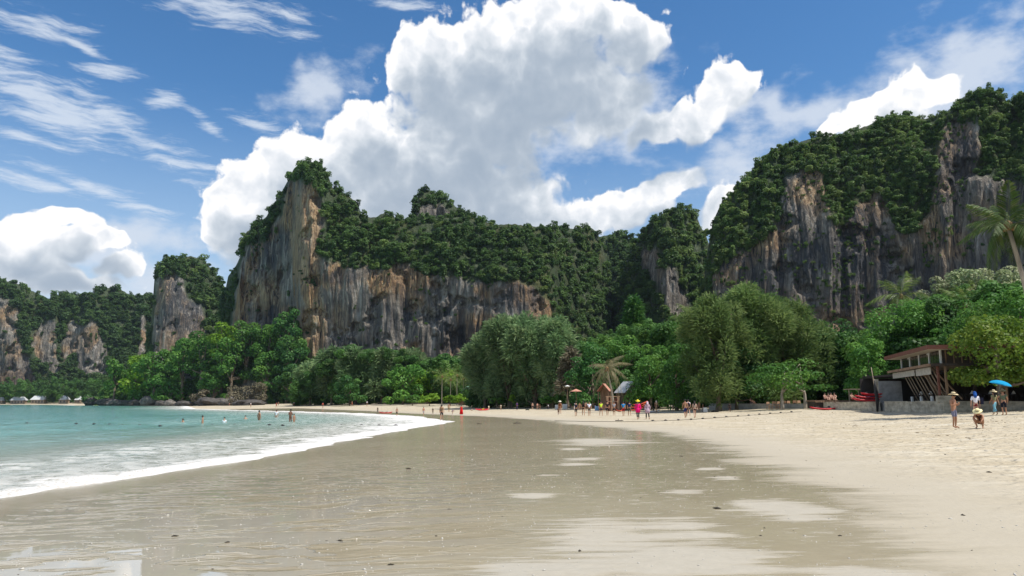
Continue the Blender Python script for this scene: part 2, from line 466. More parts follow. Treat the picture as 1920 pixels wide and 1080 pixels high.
def sand_material():
    m, g, out = material('beach_sand')
    P = pos(g)
    S, W, PL = g.attr('shore'), g.attr('wet'), g.attr('pale')
    sp = g.sep(P)
    n_big = g.noise(P, 0.11, 3.0, 0.5)
    n_mid = g.noise(P, 0.55, 4.0, 0.55)
    n_fine = g.noise(P, 5.0, 5.0, 0.65)
    grain = g.noise(P, 90.0, 2.0, 0.6)
    streak = g.noise(g.map(P, scale=(0.10, 0.9, 1.0)), 1.6, 5.0, 0.6)       # bands along the beach, seen across the view
    st3 = g.noise(g.map(P, scale=(0.30, 2.2, 1.0)), 1.4, 6.0, 0.68)
    # how wet: 1 in the film left by the last wave, 0 on the dry beach
    we = g.m('ADD', W, g.m('MULTIPLY_ADD', n_mid, 3.4, -1.7))
    we = g.m('ADD', we, g.m('MULTIPLY_ADD', streak, 2.4, -1.2))
    we = g.m('ADD', we, g.m('MULTIPLY_ADD', st3, 3.0, -1.5))
    wet = g.rng(we, -1.0, 1.1, smooth=True)
    damp = g.rng(g.m('ADD', W, g.m('MULTIPLY_ADD', n_mid, 2.0, -1.0)), -7.0, -0.5, smooth=True)
    pl = g.m('ADD', PL, g.m('MULTIPLY_ADD', streak, 2.2, -1.1))
    pl = g.m('ADD', pl, g.m('MULTIPLY_ADD', st3, 3.8, -1.9))
    pale = g.rng(pl, -0.1, 0.55, smooth=True)
    # speckle of drained sand all over the wet flat
    stn = g.noise(g.map(P, scale=(1.0, 2.6, 1.0)), 2.6, 5.0, 0.7)
    speck = g.m('MULTIPLY', g.rng(stn, 0.58, 0.72), g.rng(S, 9.0, 14.0))
    pale = g.m('MAXIMUM', pale, g.m('MULTIPLY', speck, 0.55))
    wetm = g.m('MULTIPLY', wet, g.m('SUBTRACT', 1.0, g.m('MULTIPLY', pale, 0.85)))
    dryc = g.ramp(g.m('ADD', g.m('MULTIPLY', n_mid, 0.6), g.m('MULTIPLY', n_fine, 0.4)), [(0.25, (0.38, 0.315, 0.215)), (0.5, (0.46, 0.39, 0.275)), (0.75, (0.53, 0.465, 0.35))])
    bright = g.rng(g.noise(g.map(P, scale=(0.35, 1.5, 1.0)), 0.9, 6.0, 0.65), 0.5, 0.66)
    dryc = g.mix(g.m('MULTIPLY', bright, 0.75), dryc, (0.62, 0.565, 0.455))
    peb = g.rng(g.noise(g.map(P, scale=(1.0, 2.0, 1.0)), 1.9, 6.0, 0.72), 0.55, 0.70)
    dryc = g.mix(g.m('MULTIPLY', peb, 0.8), dryc, (0.27, 0.21, 0.145))
    dampc = g.mix(n_mid, (0.375, 0.33, 0.25), (0.435, 0.385, 0.30))
    wetc = g.ramp(g.m('ADD', g.m('MULTIPLY', n_big, 0.6), g.m('MULTIPLY', n_mid, 0.4)), [(0.3, (0.325, 0.270, 0.178)), (0.5, (0.40, 0.34, 0.232)), (0.7, (0.45, 0.39, 0.275))])
    wetc = g.mix(g.m('MULTIPLY', g.rng(n_fine, 0.35, 0.65), 0.35), wetc, (0.265, 0.218, 0.14))
    palec = g.mix(n_fine, (0.345, 0.31, 0.245), (0.43, 0.39, 0.315))
    c = g.mix(damp, dryc, dampc)
    c = g.mix(wet, c, wetc)
    c = g.mix(g.m('MULTIPLY', pale, wet), c, palec)
    # leaf litter and soil under the trees
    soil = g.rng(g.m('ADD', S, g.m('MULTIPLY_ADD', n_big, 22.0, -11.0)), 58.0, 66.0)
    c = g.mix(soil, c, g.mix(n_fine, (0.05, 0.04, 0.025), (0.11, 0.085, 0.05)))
    # ripple marks near the swash: troughs keep a mirror of water
    rp = g.map(g.vm('ADD', P, g.vm('SCALE', g.noise(P, 0.35, 2.0, 0.5, out='Color'), scale=1.5)), rot=(0, 0, math.radians(-30)), scale=(0.60, 2.0, 1.0))
    rn = g.noise(rp, 1.45, 3.0, 0.5)
    rzone = g.m('MULTIPLY', g.rng(S, 1.0, 3.0, smooth=True), g.rng(g.m('ADD', S, g.m('MULTIPLY_ADD', n_mid, 5.0, -2.5)), 13.5, 7.5, smooth=True))
    rz2 = g.m('MULTIPLY', rzone, g.rng(sp[1], 30.0, 10.0, smooth=True))
    film = g.m('MULTIPLY', g.rng(rn, 0.47, 0.50, smooth=True), rz2)
    film2 = g.m('MULTIPLY', g.rng(g.m('ADD', sp[1], g.m('MULTIPLY_ADD', n_mid, 3.0, -1.5)), 15.0, 10.0), g.m('MULTIPLY', g.rng(S, 11.0, 9.0), g.rng(g.m('SUBTRACT', rn, g.rng(sp[1], 8.0, 13.5, 0.0, 0.12)), 0.445, 0.465)))
    film = g.m('MAXIMUM', film, g.m('MULTIPLY', film2, wet))
    c = g.mix(g.m('MULTIPLY', film, 0.7), c, (0.42, 0.39, 0.32))  # lighter colour painted under the film to brighten its reflection
    rough = g.m('MULTIPLY_ADD', wetm, -0.78, 0.92)
    rough = g.m('ADD', rough, g.m('MULTIPLY', g.m('MULTIPLY_ADD', n_fine, 0.3, -0.15), wetm))
    rough = g.m('ADD', g.m('MULTIPLY', rough, g.m('SUBTRACT', 1.0, film)), g.m('MULTIPLY', film, 0.02), clamp=True)
    spec = g.m('ADD', g.m('MULTIPLY_ADD', wetm, 0.36, 0.10), g.m('MULTIPLY', film, 0.10))
    hb = g.m('ADD', g.m('MULTIPLY', n_fine, 0.018), g.m('MULTIPLY', grain, 0.0012))
    tread = g.noise(g.map(P, scale=(1.0, 1.3, 1.0)), 2.3, 2.0, 0.5)
    hb = g.m('ADD', hb, g.m('MULTIPLY', g.m('MULTIPLY', g.rng(tread, 0.42, 0.62, smooth=True), g.m('SUBTRACT', 1.0, damp)), 0.07))
    hb = g.m('MULTIPLY', hb, g.m('SUBTRACT', 1.0, g.m('MULTIPLY', wetm, 0.78)))
    hb = g.m('ADD', hb, g.m('MULTIPLY', g.m('MULTIPLY', rn, g.m('MULTIPLY', rzone, g.rng(sp[1], 45.0, 20.0))), 0.05))
    hb = g.m('MULTIPLY', hb, g.m('SUBTRACT', 1.0, g.m('MULTIPLY', film, 0.97)))
    principled(g, out, c, rough, spec, g.bump(hb, 1.0, 1.0))
    return m
M_SAND = sand_material()
ground = mobj('beach_ground', np_mesh('beach_ground', np.stack([gX, gY, gZ], 1), grid_faces(len(gy), len(gx)), M_SAND, True, {'shore': gS, 'wet': gW, 'pale': gP}))
tag(ground, 'sandy beach and ground sheet of the whole bay', 'beach', kind='structure')

# ------------------------------------------------------------------ sea
wx = spaced([(-5000, -1000, 200), (-1000, -300, 14), (-300, -90, 3.0), (-90, -40, 0.9), (-40, 2, 0.3)])
wy = spaced([(-60, 4, 3), (4, 60, 0.3), (60, 150, 0.8), (150, 320, 2.5), (320, 900, 8)])
WX, WY = np.meshgrid(wx, wy)
X, Y = WX.ravel(), WY.ravel()
s = shore_s(X, Y)
near = np.clip((260 - Y) / 200, 0, 1)
u = s + 0.9 * fbm(X * 0.11, Y * 0.11, 1.0, 3)
amp = near * np.clip((-s - 1) / 14, 0, 1) * np.clip(1.4 + s / 160, 0.35, 1)
swell = amp * (0.07 * np.sin(u * 0.62 + 1.2 * fbm(X * 0.03, Y * 0.03, 3.0, 2)) + 0.06 * fbm(X * 0.35, Y * 0.18, 0.5, 4))
fw = np.interp(Y, [15, 40, 60, 80, 130, 200, 400], [2.0, 2.6, 4.5, 9.0, 9.0, 6.0, 5.0])
lip = 0.075 * np.exp(-((s + 0.9) / 0.55) ** 2) * (0.6 + 0.8 * np.clip(fbm(X * 1.6, Y * 1.6, 7.0, 3), -0.6, 1)) * np.clip((120 - Y) / 60, 0, 1)
edge = np.where(s > -0.6, -(s + 0.6) * 0.055, 0.0) + 0.08 * fbm(X * 0.2, Y * 0.2, 9.0, 4) * np.clip(1.3 + s / 3, 0, 1)
wz = 0.02 + swell + lip + edge
foam = np.clip(1 + s / fw, 0, 1)
F4 = grid_faces(len(wy), len(wx))
keep = (s[F4] < 2.2).any(1)
F4 = F4[keep]
used = np.unique(F4); remap = np.zeros(len(X), np.int64); remap[used] = np.arange(len(used))
def sea_material():
    m, g, out = material('sea_water')
    P = pos(g)
    S, FW = g.attr('shore'), g.attr('foamw')
    sp = g.sep(P)
    n1 = g.noise(g.map(P, scale=(1.0, 0.4, 1)), 0.12, 4.0, 0.55)
    n2 = g.noise(g.map(P, rot=(0, 0, 0.2), scale=(0.9, 0.35, 1)), 0.9, 5.0, 0.6)
    dep = g.m('ADD', S, g.m('MULTIPLY_ADD', n1, 10.0, -5.0))
    c = g.ramp(g.rng(dep, 0.0, -70.0), [(0.0, (0.36, 0.34, 0.265)), (0.10, (0.32, 0.345, 0.275)), (0.20, (0.185, 0.295, 0.235)), (0.34, (0.135, 0.325, 0.275)), (0.7, (0.105, 0.325, 0.300)), (1.0, (0.095, 0.305, 0.305))])
    c = g.mix(g.m('MULTIPLY', g.rng(n2, 0.5, 0.72), 0.3), c, (0.05, 0.17, 0.15))
    # foam: dense at the running edge, lace behind it
    fn = g.noise(g.map(P, scale=(1.0, 0.8, 1)), 1.3, 7.0, 0.68)
    cells = g.vor(g.vm('ADD', P, g.vm('SCALE', g.noise(P, 0.8, 3.0, 0.5, out='Color'), scale=1.2)), 0.95, 'DISTANCE_TO_EDGE', detail=1.0)
    lace = g.rng(cells, 0.09, 0.0)
    fn2 = g.noise(P, 0.32, 5.0, 0.6)
    t = g.m('ADD', g.m('DIVIDE', S, FW), g.m('MULTIPLY_ADD', fn, 2.6, -1.3))
    t = g.m('ADD', t, g.m('MULTIPLY_ADD', fn2, 2.4, -1.2))
    dense = g.rng(t, -1.05, -0.45, smooth=True)
    t2 = g.m('ADD', g.m('DIVIDE', S, g.m('MULTIPLY', FW, 4.2)), g.m('MULTIPLY_ADD', n1, 0.9, -0.45))
    thin = g.m('MULTIPLY', g.rng(t2, -1.0, -0.1), g.m('MAXIMUM', g.m('MULTIPLY', lace, 0.55), g.m('MULTIPLY', g.rng(fn, 0.40, 0.66), 0.85)))
    # an older line of foam left behind by the wave before
    wv = g.m('ADD', S, g.m('MULTIPLY_ADD', fn2, 7.0, -3.5))
    old = g.m('MULTIPLY', g.m('MULTIPLY', g.rng(g.m('ABSOLUTE', g.m('ADD', wv, 6.2)), 1.6, 0.2, smooth=True), g.rng(fn, 0.42, 0.62)), 0.85)
    foam = g.m('MAXIMUM', g.m('MAXIMUM', dense, thin), old)
    froth = g.noise(P, 14.0, 4.0, 0.7)
    fc = g.mix(g.rng(froth, 0.36, 0.52), (0.46, 0.39, 0.29), (0.74, 0.73, 0.70))
    c = g.mix(foam, c, fc)
    w1 = g.noise(g.map(P, rot=(0, 0, -0.15), scale=(1.1, 0.55, 1)), 1.1, 5.0, 0.6)
    w2 = g.noise(g.map(P, rot=(0, 0, 0.5), scale=(1.0, 0.6, 1)), 4.2, 3.0, 0.6)
    h = g.m('ADD', g.m('MULTIPLY', w1, 0.20), g.m('MULTIPLY', w2, 0.028))
    h = g.m('MULTIPLY', h, g.rng(S, 0.0, -16.0, 0.12, 1.0))
    h = g.m('ADD', h, g.m('MULTIPLY', g.m('MULTIPLY', foam, froth), 0.05))
    rough = g.m('MULTIPLY_ADD', foam, 0.7, 0.10)
    principled(g, out, c, rough, g.m('MULTIPLY_ADD', foam, -0.25, 0.5), g.bump(h, 1.0, 1.0))
    return m
sea = mobj('sea_water', np_mesh('sea_water', np.stack([X, Y, wz], 1)[used], remap[F4], sea_material(), True, {'shore': s[used], 'foamw': fw[used]}))
tag(sea, 'turquoise sea with white foam along the sand', 'sea', kind='structure')

# ------------------------------------------------------------------ foliage
def leaf_material(name, dark, mid, light, trans=0.25, src='GEOMETRY', rough=0.55):
    m, g, out = material(name)
    t = g.attr('tint', src)
    c = g.ramp(t, [(0.0, dark), (0.5, mid), (1.0, light)])
    oi = g.n('ShaderNodeObjectInfo')
    hsv = g.n('ShaderNodeHueSaturation')
    g.set(hsv.inputs['Color'], c)
    g.set(hsv.inputs['Value'], g.rng(oi.outputs['Random'], 0, 1, 0.82, 1.2))
    b = g.n('ShaderNodeBsdfPrincipled')
    g.set(b.inputs['Base Color'], hsv.outputs[0]); b.inputs['Roughness'].default_value = rough
    b.inputs['Specular IOR Level'].default_value = 0.25
    tr = g.n('ShaderNodeBsdfTranslucent'); g.set(tr.inputs['Color'], hsv.outputs[0])
    mx = g.n('ShaderNodeMixShader'); mx.inputs[0].default_value = trans
    g.t.links.new(b.outputs[0], mx.inputs[1]); g.t.links.new(tr.outputs[0], mx.inputs[2])
    g.t.links.new(mx.outputs[0], out.inputs[0])
    return m

def leaf_quads(rs, C, N, size, aspect=1.0, droop=0.0):
    """quads centred at C with normals near N"""
    n = len(C)
    N = N / (np.linalg.norm(N, axis=1)[:, None] + 1e-9)
    T = np.cross(N, rs.normal(size=(n, 3)))
    T /= np.linalg.norm(T, axis=1)[:, None] + 1e-9
    B = np.cross(N, T)
    sz = (size * rs.uniform(0.6, 1.35, n))[:, None] * 0.5
    V = np.stack([C - T * sz, C - B * sz * aspect * 0.7 + N * sz * 0.25, C + T * sz, C + B * sz * aspect * 0.7 + N * sz * 0.25], 1)
    return V.reshape(-1, 3), np.arange(n * 4).reshape(n, 4)

def lobed_cloud(rs, lobes, n, size, jitter=0.55, up=0.45, inner=0.2):
    """leaf cloud on the shells of ellipsoid lobes: rows (cx,cy,cz,rx,ry,rz)"""
    L = np.asarray(lobes, float)
    w = (L[:, 3] * L[:, 4] + L[:, 4] * L[:, 5] + L[:, 3] * L[:, 5]); w /= w.sum()
    k = rs.choice(len(L), n, p=w)
    d = rs.normal(size=(n, 3)); d[:, 2] += 0.35; d /= np.linalg.norm(d, axis=1)[:, None]
    r = np.where(rs.rand(n) < inner, rs.uniform(0.35, 0.85, n), rs.uniform(0.82, 1.08, n))[:, None]
    C = L[k, :3] + d * r * L[k, 3:6]
    N = d + rs.normal(size=(n, 3)) * jitter + np.array([0, 0, up])
    V, Fc = leaf_quads(rs, C, N, size)
    lt = rs.uniform(0, 1, len(L))
    tint = np.clip(0.25 + 0.5 * lt[k] + rs.normal(size=n) * 0.13, 0, 1)
    return V, Fc, np.repeat(tint, 4)

PROTO = bpy.data.collections.new('foliage_sources')     # not linked: only feeds the scattered woods
def proto_set(name, count, mat, seed, n=330, size=0.26, flat=0.8, nl=(6, 10)):
    c = bpy.data.collections.new(name)
    for i in range(count):
        rs = np.random.RandomState(seed + i)
        tall = i % 3 == 2
        lobes = [(0, 0, 0, 0.5, 0.5, 0.8)] if tall else [(0, 0, 0, 0.62, 0.62, 0.55 * flat)]
        for j in range(rs.randint(*nl)):
            a = rs.uniform(0, 2 * math.pi); rr = rs.uniform(0.35, 0.72); z = rs.uniform(-0.35, 0.55) * flat
            q = rs.uniform(0.24, 0.46)
            if tall: rr *= 0.6; z = rs.uniform(-0.5, 1.0); q *= 0.8
            lobes.append((math.cos(a) * rr, math.sin(a) * rr, z, q, q, q * 0.75))
        V, Fc, t = lobed_cloud(rs, lobes, n, size, 0.5, 0.5, 0.1)
        me = np_mesh('crown_source', V, Fc, mat, False, {'leaf': t})
        c.objects.link(bpy.data.objects.new('crown_source', me))
    return c

def scatter_group():
    t = bpy.data.node_groups.new('scatter_crowns', 'GeometryNodeTree')
    t.interface.new_socket('Geometry', in_out='INPUT', socket_type='NodeSocketGeometry')
    t.interface.new_socket('Source', in_out='INPUT', socket_type='NodeSocketCollection')
    t.interface.new_socket('Geometry', in_out='OUTPUT', socket_type='NodeSocketGeometry')
    t.is_modifier = True
    gi, go = t.nodes.new('NodeGroupInput'), t.nodes.new('NodeGroupOutput')
    ci = t.nodes.new('GeometryNodeCollectionInfo')
    ci.inputs['Separate Children'].default_value = True
    ci.inputs['Reset Children'].default_value = True
    t.links.new(gi.outputs['Source'], ci.inputs['Collection'])
    ip = t.nodes.new('GeometryNodeInstanceOnPoints')
    t.links.new(gi.outputs['Geometry'], ip.inputs['Points'])
    t.links.new(ci.outputs[0], ip.inputs['Instance'])
    ip.inputs['Pick Instance'].default_value = True
    for nm, dt, sock in (('pick', 'INT', 'Instance Index'), ('turn', 'FLOAT_VECTOR', 'Rotation'), ('size', 'FLOAT_VECTOR', 'Scale')):
        na = t.nodes.new('GeometryNodeInputNamedAttribute'); na.data_type = dt
        na.inputs['Name'].default_value = nm
        o = [s for s in na.outputs if s.enabled and s.name == 'Attribute'][0]
        t.links.new(o, ip.inputs[sock])
    t.links.new(ip.outputs[0], go.inputs['Geometry'])
    return t
SCATTER = scatter_group()
def forest(name, label, P, R, source, tint, seed=0, flat=(0.65, 0.95)):
    rs = np.random.RandomState(seed)
    P = np.asarray(P, np.float32); n = len(P)
    me = bpy.data.meshes.new(name)
    me.vertices.add(n); me.vertices.foreach_set('co', P.ravel())
    a = me.attributes.new('pick', 'INT', 'POINT'); a.data.foreach_set('value', rs.randint(0, 99, n).astype(np.int32))
    rot = np.stack([rs.normal(size=n) * 0.18, rs.normal(size=n) * 0.18, rs.uniform(0, 6.28, n)], 1).astype(np.float32)
    a = me.attributes.new('turn', 'FLOAT_VECTOR', 'POINT'); a.data.foreach_set('vector', rot.ravel())
    sc = np.stack([R, R, R * rs.uniform(flat[0], flat[1], n)], 1).astype(np.float32)
    a = me.attributes.new('size', 'FLOAT_VECTOR', 'POINT'); a.data.foreach_set('vector', sc.ravel())
    a = me.attributes.new('tint', 'FLOAT', 'POINT'); a.data.foreach_set('value', np.asarray(tint, np.float32))
    o = mobj(name, me)
    md = o.modifiers.new('scatter', 'NODES'); md.node_group = SCATTER
    md[[s.identifier for s in SCATTER.interface.items_tree if s.name == 'Source'][0]] = source
    return tag(o, label, name.replace('_', ' '), kind='stuff')

LEAF_FAR = leaf_material('cliff_leaf', (0.046, 0.094, 0.027), (0.095, 0.172, 0.040), (0.195, 0.265, 0.070), 0.38, 'INSTANCER')
LEAF_JUN = leaf_material('jungle_leaf', (0.048, 0.115, 0.026), (0.088, 0.195, 0.038), (0.180, 0.290, 0.060), 0.40, 'INSTANCER')
CROWNS_FAR = proto_set('far_crowns', 6, LEAF_FAR, 100, 300, 0.27)
CROWNS_JUN = proto_set('jungle_crowns', 6, LEAF_JUN, 300, 520, 0.20)

# ------------------------------------------------------------------ limestone
def rock_material():
    m, g, out = material('limestone')
    P = pos(g)
    wob = g.vm('SCALE', g.vm('SUBTRACT', g.noise(P, 0.03, 3.0, 0.55, out='Color'), (0.5, 0.5, 0.5)), scale=8.0)
    Pw = g.vm('ADD', P, g.vm('MULTIPLY', wob, (1, 1, 0.4)))
    st1 = g.noise(g.map(Pw, scale=(0.36, 0.36, 0.012)), 1.0, 6.0, 0.64)        # drip streaks
    st2 = g.noise(g.map(Pw, scale=(0.85, 0.85, 0.026)), 1.0, 5.0, 0.66)
    st3 = g.noise(g.map(Pw, scale=(0.07, 0.07, 0.014)), 1.0, 4.0, 0.55)
    patch = g.noise(P, 0.030, 4.0, 0.55)
    patch2 = g.noise(g.vm('ADD', P, (300, 0, 50)), 0.022, 4.0, 0.55)
    blot = g.noise(P, 0.16, 6.0, 0.65)
    base = g.ramp(st1, [(0.30, (0.065, 0.063, 0.064)), (0.42, (0.18, 0.162, 0.142)), (0.52, (0.31, 0.27, 0.215)), (0.62, (0.41, 0.37, 0.315)), (0.74, (0.50, 0.48, 0.45))])
    warm = g.ramp(st2, [(0.30, (0.17, 0.095, 0.050)), (0.48, (0.40, 0.235, 0.11)), (0.62, (0.48, 0.34, 0.185)), (0.78, (0.52, 0.43, 0.30))])
    wm = g.m('MULTIPLY', g.rng(g.m('ADD', patch, g.m('MULTIPLY_ADD', st3, 0.5, -0.25)), 0.47, 0.62, smooth=True), g.attr('warm'))
    c = g.mix(wm, base, warm)
    oc = g.attr('ochre')
    c = g.mix(g.m('MULTIPLY', g.rng(g.m('ADD', oc, g.m('MULTIPLY_ADD', st3, 1.0, -0.5)), 0.2, 0.7, smooth=True), 0.9), c, g.ramp(st2, [(0.32, (0.25, 0.14, 0.07)), (0.46, (0.46, 0.29, 0.145)), (0.60, (0.56, 0.42, 0.255)), (0.75, (0.60, 0.53, 0.41))]))
    blk = g.m('MULTIPLY', g.rng(st2, 0.50, 0.40), g.rng(g.m('ADD', patch2, g.m('MULTIPLY_ADD', st3, 0.6, -0.3)), 0.44, 0.58, smooth=True))
    c = g.mix(g.m('MULTIPLY', blk, 0.85), c, (0.040, 0.043, 0.050))
    stn = g.attr('stain_shade')  # dark rock stains, and on the main wall painted shade as well
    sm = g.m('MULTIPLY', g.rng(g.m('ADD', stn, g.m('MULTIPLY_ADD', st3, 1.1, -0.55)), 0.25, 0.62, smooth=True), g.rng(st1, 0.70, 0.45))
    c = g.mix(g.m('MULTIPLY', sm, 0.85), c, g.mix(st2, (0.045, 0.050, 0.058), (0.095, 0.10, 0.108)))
    c = g.mix(g.m('MULTIPLY', g.rng(g.m('ADD', patch2, g.m('MULTIPLY_ADD', blot, 0.5, -0.25)), 0.55, 0.70, smooth=True), 0.65), c, (0.060, 0.064, 0.070))
    wh = g.rng(st2, 0.62, 0.74)
    c = g.mix(g.m('MULTIPLY', wh, 0.45), c, (0.46, 0.45, 0.43))
    c = g.mix(g.m('MULTIPLY', g.rng(blot, 0.56, 0.40), 0.45), c, (0.075, 0.07, 0.066))
    st4 = g.noise(g.map(Pw, scale=(1.5, 1.5, 0.045)), 1.0, 4.0, 0.6)
    crack = g.m('MULTIPLY', g.rng(g.m('ABSOLUTE', g.m('SUBTRACT', st1, 0.5)), 0.022, 0.004), g.rng(blot, 0.40, 0.55))
    crack = g.m('MAXIMUM', crack, g.m('MULTIPLY', g.rng(st4, 0.38, 0.30), 0.8))
    c = g.mix(g.m('MULTIPLY', crack, 0.75), c, (0.045, 0.042, 0.042))
    c = g.mix(g.m('MULTIPLY', g.rng(st4, 0.60, 0.72), 0.35), c, (0.55, 0.52, 0.46))
    green = g.attr('green')
    c = g.mix(g.m('MULTIPLY', green, 0.85), c, (0.045, 0.075, 0.028))
    h = g.m('ADD', g.m('MULTIPLY', st1, 3.4), g.m('MULTIPLY', st2, 2.4))
    h = g.m('ADD', h, g.m('MULTIPLY', blot, 2.6))
    principled(g, out, c, 0.9, 0.15, g.bump(h, 1.0, 1.0))
    return m
M_ROCK = rock_material()

def relief(name, label, sil, base, depth, rocks, step=2.0, rows=150, seed=0, warm=1.0, back=90.0, slope=0.8, lumps=3.0, edge=26.0, lower=5.0, stain_shade=(), ochre=(), rec_rock=0.05, rib=1.0, even=0.0):
    """a hill with its cliff: a surface raised from its foot, leaning back where it is wooded, steep where it is bare, closed behind"""
    sx, sy = zip(*sil)
    x0, x1 = sx[0], sx[-1]
    cx = np.arange(x0, x1 + 0.1, step)
    top = np.interp(cx, sx, sy) + lower + 2.0 * fbm(cx * 0.09, seed, 0, 3)
    bs = np.interp(cx, *zip(*base)) if isinstance(base, list) else np.full(cx.shape, float(base))
    dep = np.interp(cx, *zip(*depth))
    nc = len(cx)
    v = np.linspace(0, 1, rows)
    PX = np.broadcast_to(cx, (rows, nc))
    PY = bs + (top - bs) * v[:, None]
    jx = PX + 7 * fbm(PX * 0.045, PY * 0.03, seed + 0.5, 4)
    jy = PY + 10 * fbm(PX * 0.06, PY * 0.05, seed + 9.5, 4)
    R = np.zeros(PX.shape, bool)
    for p in rocks: R |= inpoly(jx, jy, p)
    Rf = R.astype(float)
    for _ in range(3):
        q = np.pad(Rf, 1, mode='edge')
        Rf = (q[1:-1, 1:-1] * 2 + q[:-2, 1:-1] + q[2:, 1:-1] + q[1:-1, :-2] + q[1:-1, 2:]) / 6
    Rw = R.astype(float)
    for ax, wd in ((1, int(46 / step)), (0, 9), (1, int(30 / step)), (0, 9)):
        kk = 2 * wd + 1
        q = np.pad(Rw, [(wd, wd) if a == ax else (0, 0) for a in (0, 1)], mode='edge')
        cs = np.cumsum(q, axis=ax); cs = np.concatenate([np.zeros_like(cs.take([0], ax)), cs], ax)
        nn = Rw.shape[ax]
        Rw = (cs.take(range(kk, kk + nn), ax) - cs.take(range(0, nn), ax)) / kk
    Rw = 0.3 * Rf + 0.7 * Rw
    Rw = Rw * (1 - even) + Rw.mean(1, keepdims=True) * even
    D = np.zeros(PX.shape)
    D[0] = dep + 5 * fbm(cx * 0.02, seed * 1.7, 0, 3)
    for r in range(1, rows):
        dz = D[r - 1] * (PY[r - 1] - PY[r]) / F
        D[r] = D[r - 1] + dz * (Rw[r] * rec_rock + (1 - Rw[r]) * slope)
    Xw = (PX - 960) / F * D; Zw = (HOR - PY) / F * D
    butt = fbm(Xw * 0.035, Zw * 0.012, seed + 2.2, 3)
    ridge = 1 - 2 * np.abs(fbm(Xw * 0.10, Zw * 0.014, seed + 4.1, 3))
    flute = 1 - 2 * np.abs(fbm(Xw * 0.42, Zw * 0.035, seed + 6.3, 3))
    cav = np.clip(fbm(Xw * 0.07, Zw * 0.07, seed + 8.3, 4) - 0.25, 0, 1)
    D2 = D - Rf * (rib * (4.0 * butt + 1.3 * ridge) + 0.9 * flute - 9 * cav)
    D2 += (1 - Rf) * (lumps * 1.6 * fbm(Xw * 0.05, Zw * 0.05, seed + 3.3, 4) + 0.6 * fbm(Xw * 0.3, Zw * 0.3, seed, 2))
    # round the ends and the crest away from the viewer
    e = np.clip(np.minimum(PX - x0, x1 - PX) / edge, 0, 1)
    D2 = D2 + 34 * (1 - np.sqrt(np.clip(1 - (1 - e) ** 2, 0, 1)))
    t = np.clip((PY - top) / 14.0, 0, 1)
    D2 = D2 + 9 * (1 - np.sqrt(np.clip(1 - (1 - t) ** 2, 0, 1)))
    def point(px, py, DD):
        xx = (px - 960.0) / F; vv = (540.0 - py) / F
        c, s_ = math.cos(PITCH), math.sin(PITCH)
        dy = c - s_ * vv; dz = s_ + c * vv
        k = DD / dy
        return np.stack([xx * k, DD, EYE + dz * k], -1)
    V = point(PX, PY, D2)
    # the far side: over the crest and down to the ground
    last = V[-1]
    extra = []
    for b, drop in ((8, 0.0), (0.35 * back, 0.12), (0.75 * back, 0.45), (back, 1.0)):
        q = last.copy(); q[:, 0] *= (q[:, 1] + b) / q[:, 1]; q[:, 1] += b; q[:, 2] = last[:, 2] * (1 - drop) - 4 * drop
        extra.append(q)
    V = np.concatenate([V, np.stack(extra)], 0)
    nr = V.shape[0]
    # skirts at both ends
    lft, rgt = V[:, :1].copy(), V[:, -1:].copy()
    for q, inw in ((lft, 3.0), (rgt, -3.0)):            # run straight back from the viewer
        k = (q[..., 1] + back * 0.6) / q[..., 1]
        q[..., 0] = q[..., 0] * k + inw; q[..., 1] += back * 0.6
    V = np.concatenate([lft, V, rgt], 1)
    Rg = np.concatenate([Rf, np.repeat(Rf[-1:], 4, 0)], 0); Rg = np.concatenate([Rg[:, :1], Rg, Rg[:, -1:]], 1)
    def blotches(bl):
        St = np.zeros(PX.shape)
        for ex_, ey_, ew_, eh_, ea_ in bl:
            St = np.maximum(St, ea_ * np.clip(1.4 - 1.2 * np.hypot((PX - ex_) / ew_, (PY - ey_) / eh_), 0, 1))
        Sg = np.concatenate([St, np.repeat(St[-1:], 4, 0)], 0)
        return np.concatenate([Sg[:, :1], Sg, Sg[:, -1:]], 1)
    Sg, Og = blotches(stain_shade), blotches(ochre)
    me = np_mesh(name, V.reshape(-1, 3), grid_faces(nr, nc + 2), M_ROCK, True, {'stain_shade': Sg.ravel(), 'ochre': Og.ravel(), 'green': (1 - Rg).ravel(), 'warm': np.full(Rg.size, warm)})
    o = mobj(name, me)
    tag(o, label, 'cliff', kind='structure')
    def side(n, rs):
        ex = []
        for c, xx in ((1, x0), (-2, x1)):
            py = rs.uniform(top[c if c > 0 else -2], bs[0], n); r = np.clip(((py - bs[0]) / (top[c] - bs[0] + 1e-9) * (rows - 1)).astype(int), 0, rows - 1)
            DD = D2[r, c] + rs.uniform(0, 0.6, n) ** 2 * back
            ex.append((point(np.full(n, float(xx)), py, DD), DD))
        return np.concatenate([a for a, _ in ex]), np.concatenate([b for _, b in ex])
    sample_side = side
    def sample(px, py):
        """point on the surface under a photo position, and its bareness"""
        c = np.clip((px - x0) / step, 0, nc - 1.001); ci = c.astype(int); cf = c - ci
        tb = np.interp(px, cx, bs); tt = np.interp(px, cx, top)
        r = np.clip((py - tb) / (tt - tb + 1e-9) * (rows - 1), 0, rows - 1.001); ri = r.astype(int); rf = r - ri
        g4 = lambda A: (A[ri, ci] * (1 - cf) + A[ri, ci + 1] * cf) * (1 - rf) + (A[ri + 1, ci] * (1 - cf) + A[ri + 1, ci + 1] * cf) * rf
        ok = (py < tb) & (py > tt - 1)
        return point(px, py, g4(D2)), g4(Rf), ok, g4(D2)
    sample.side = sample_side
    return o, sample, (x0, x1, float(top.min()), float(bs.max()))

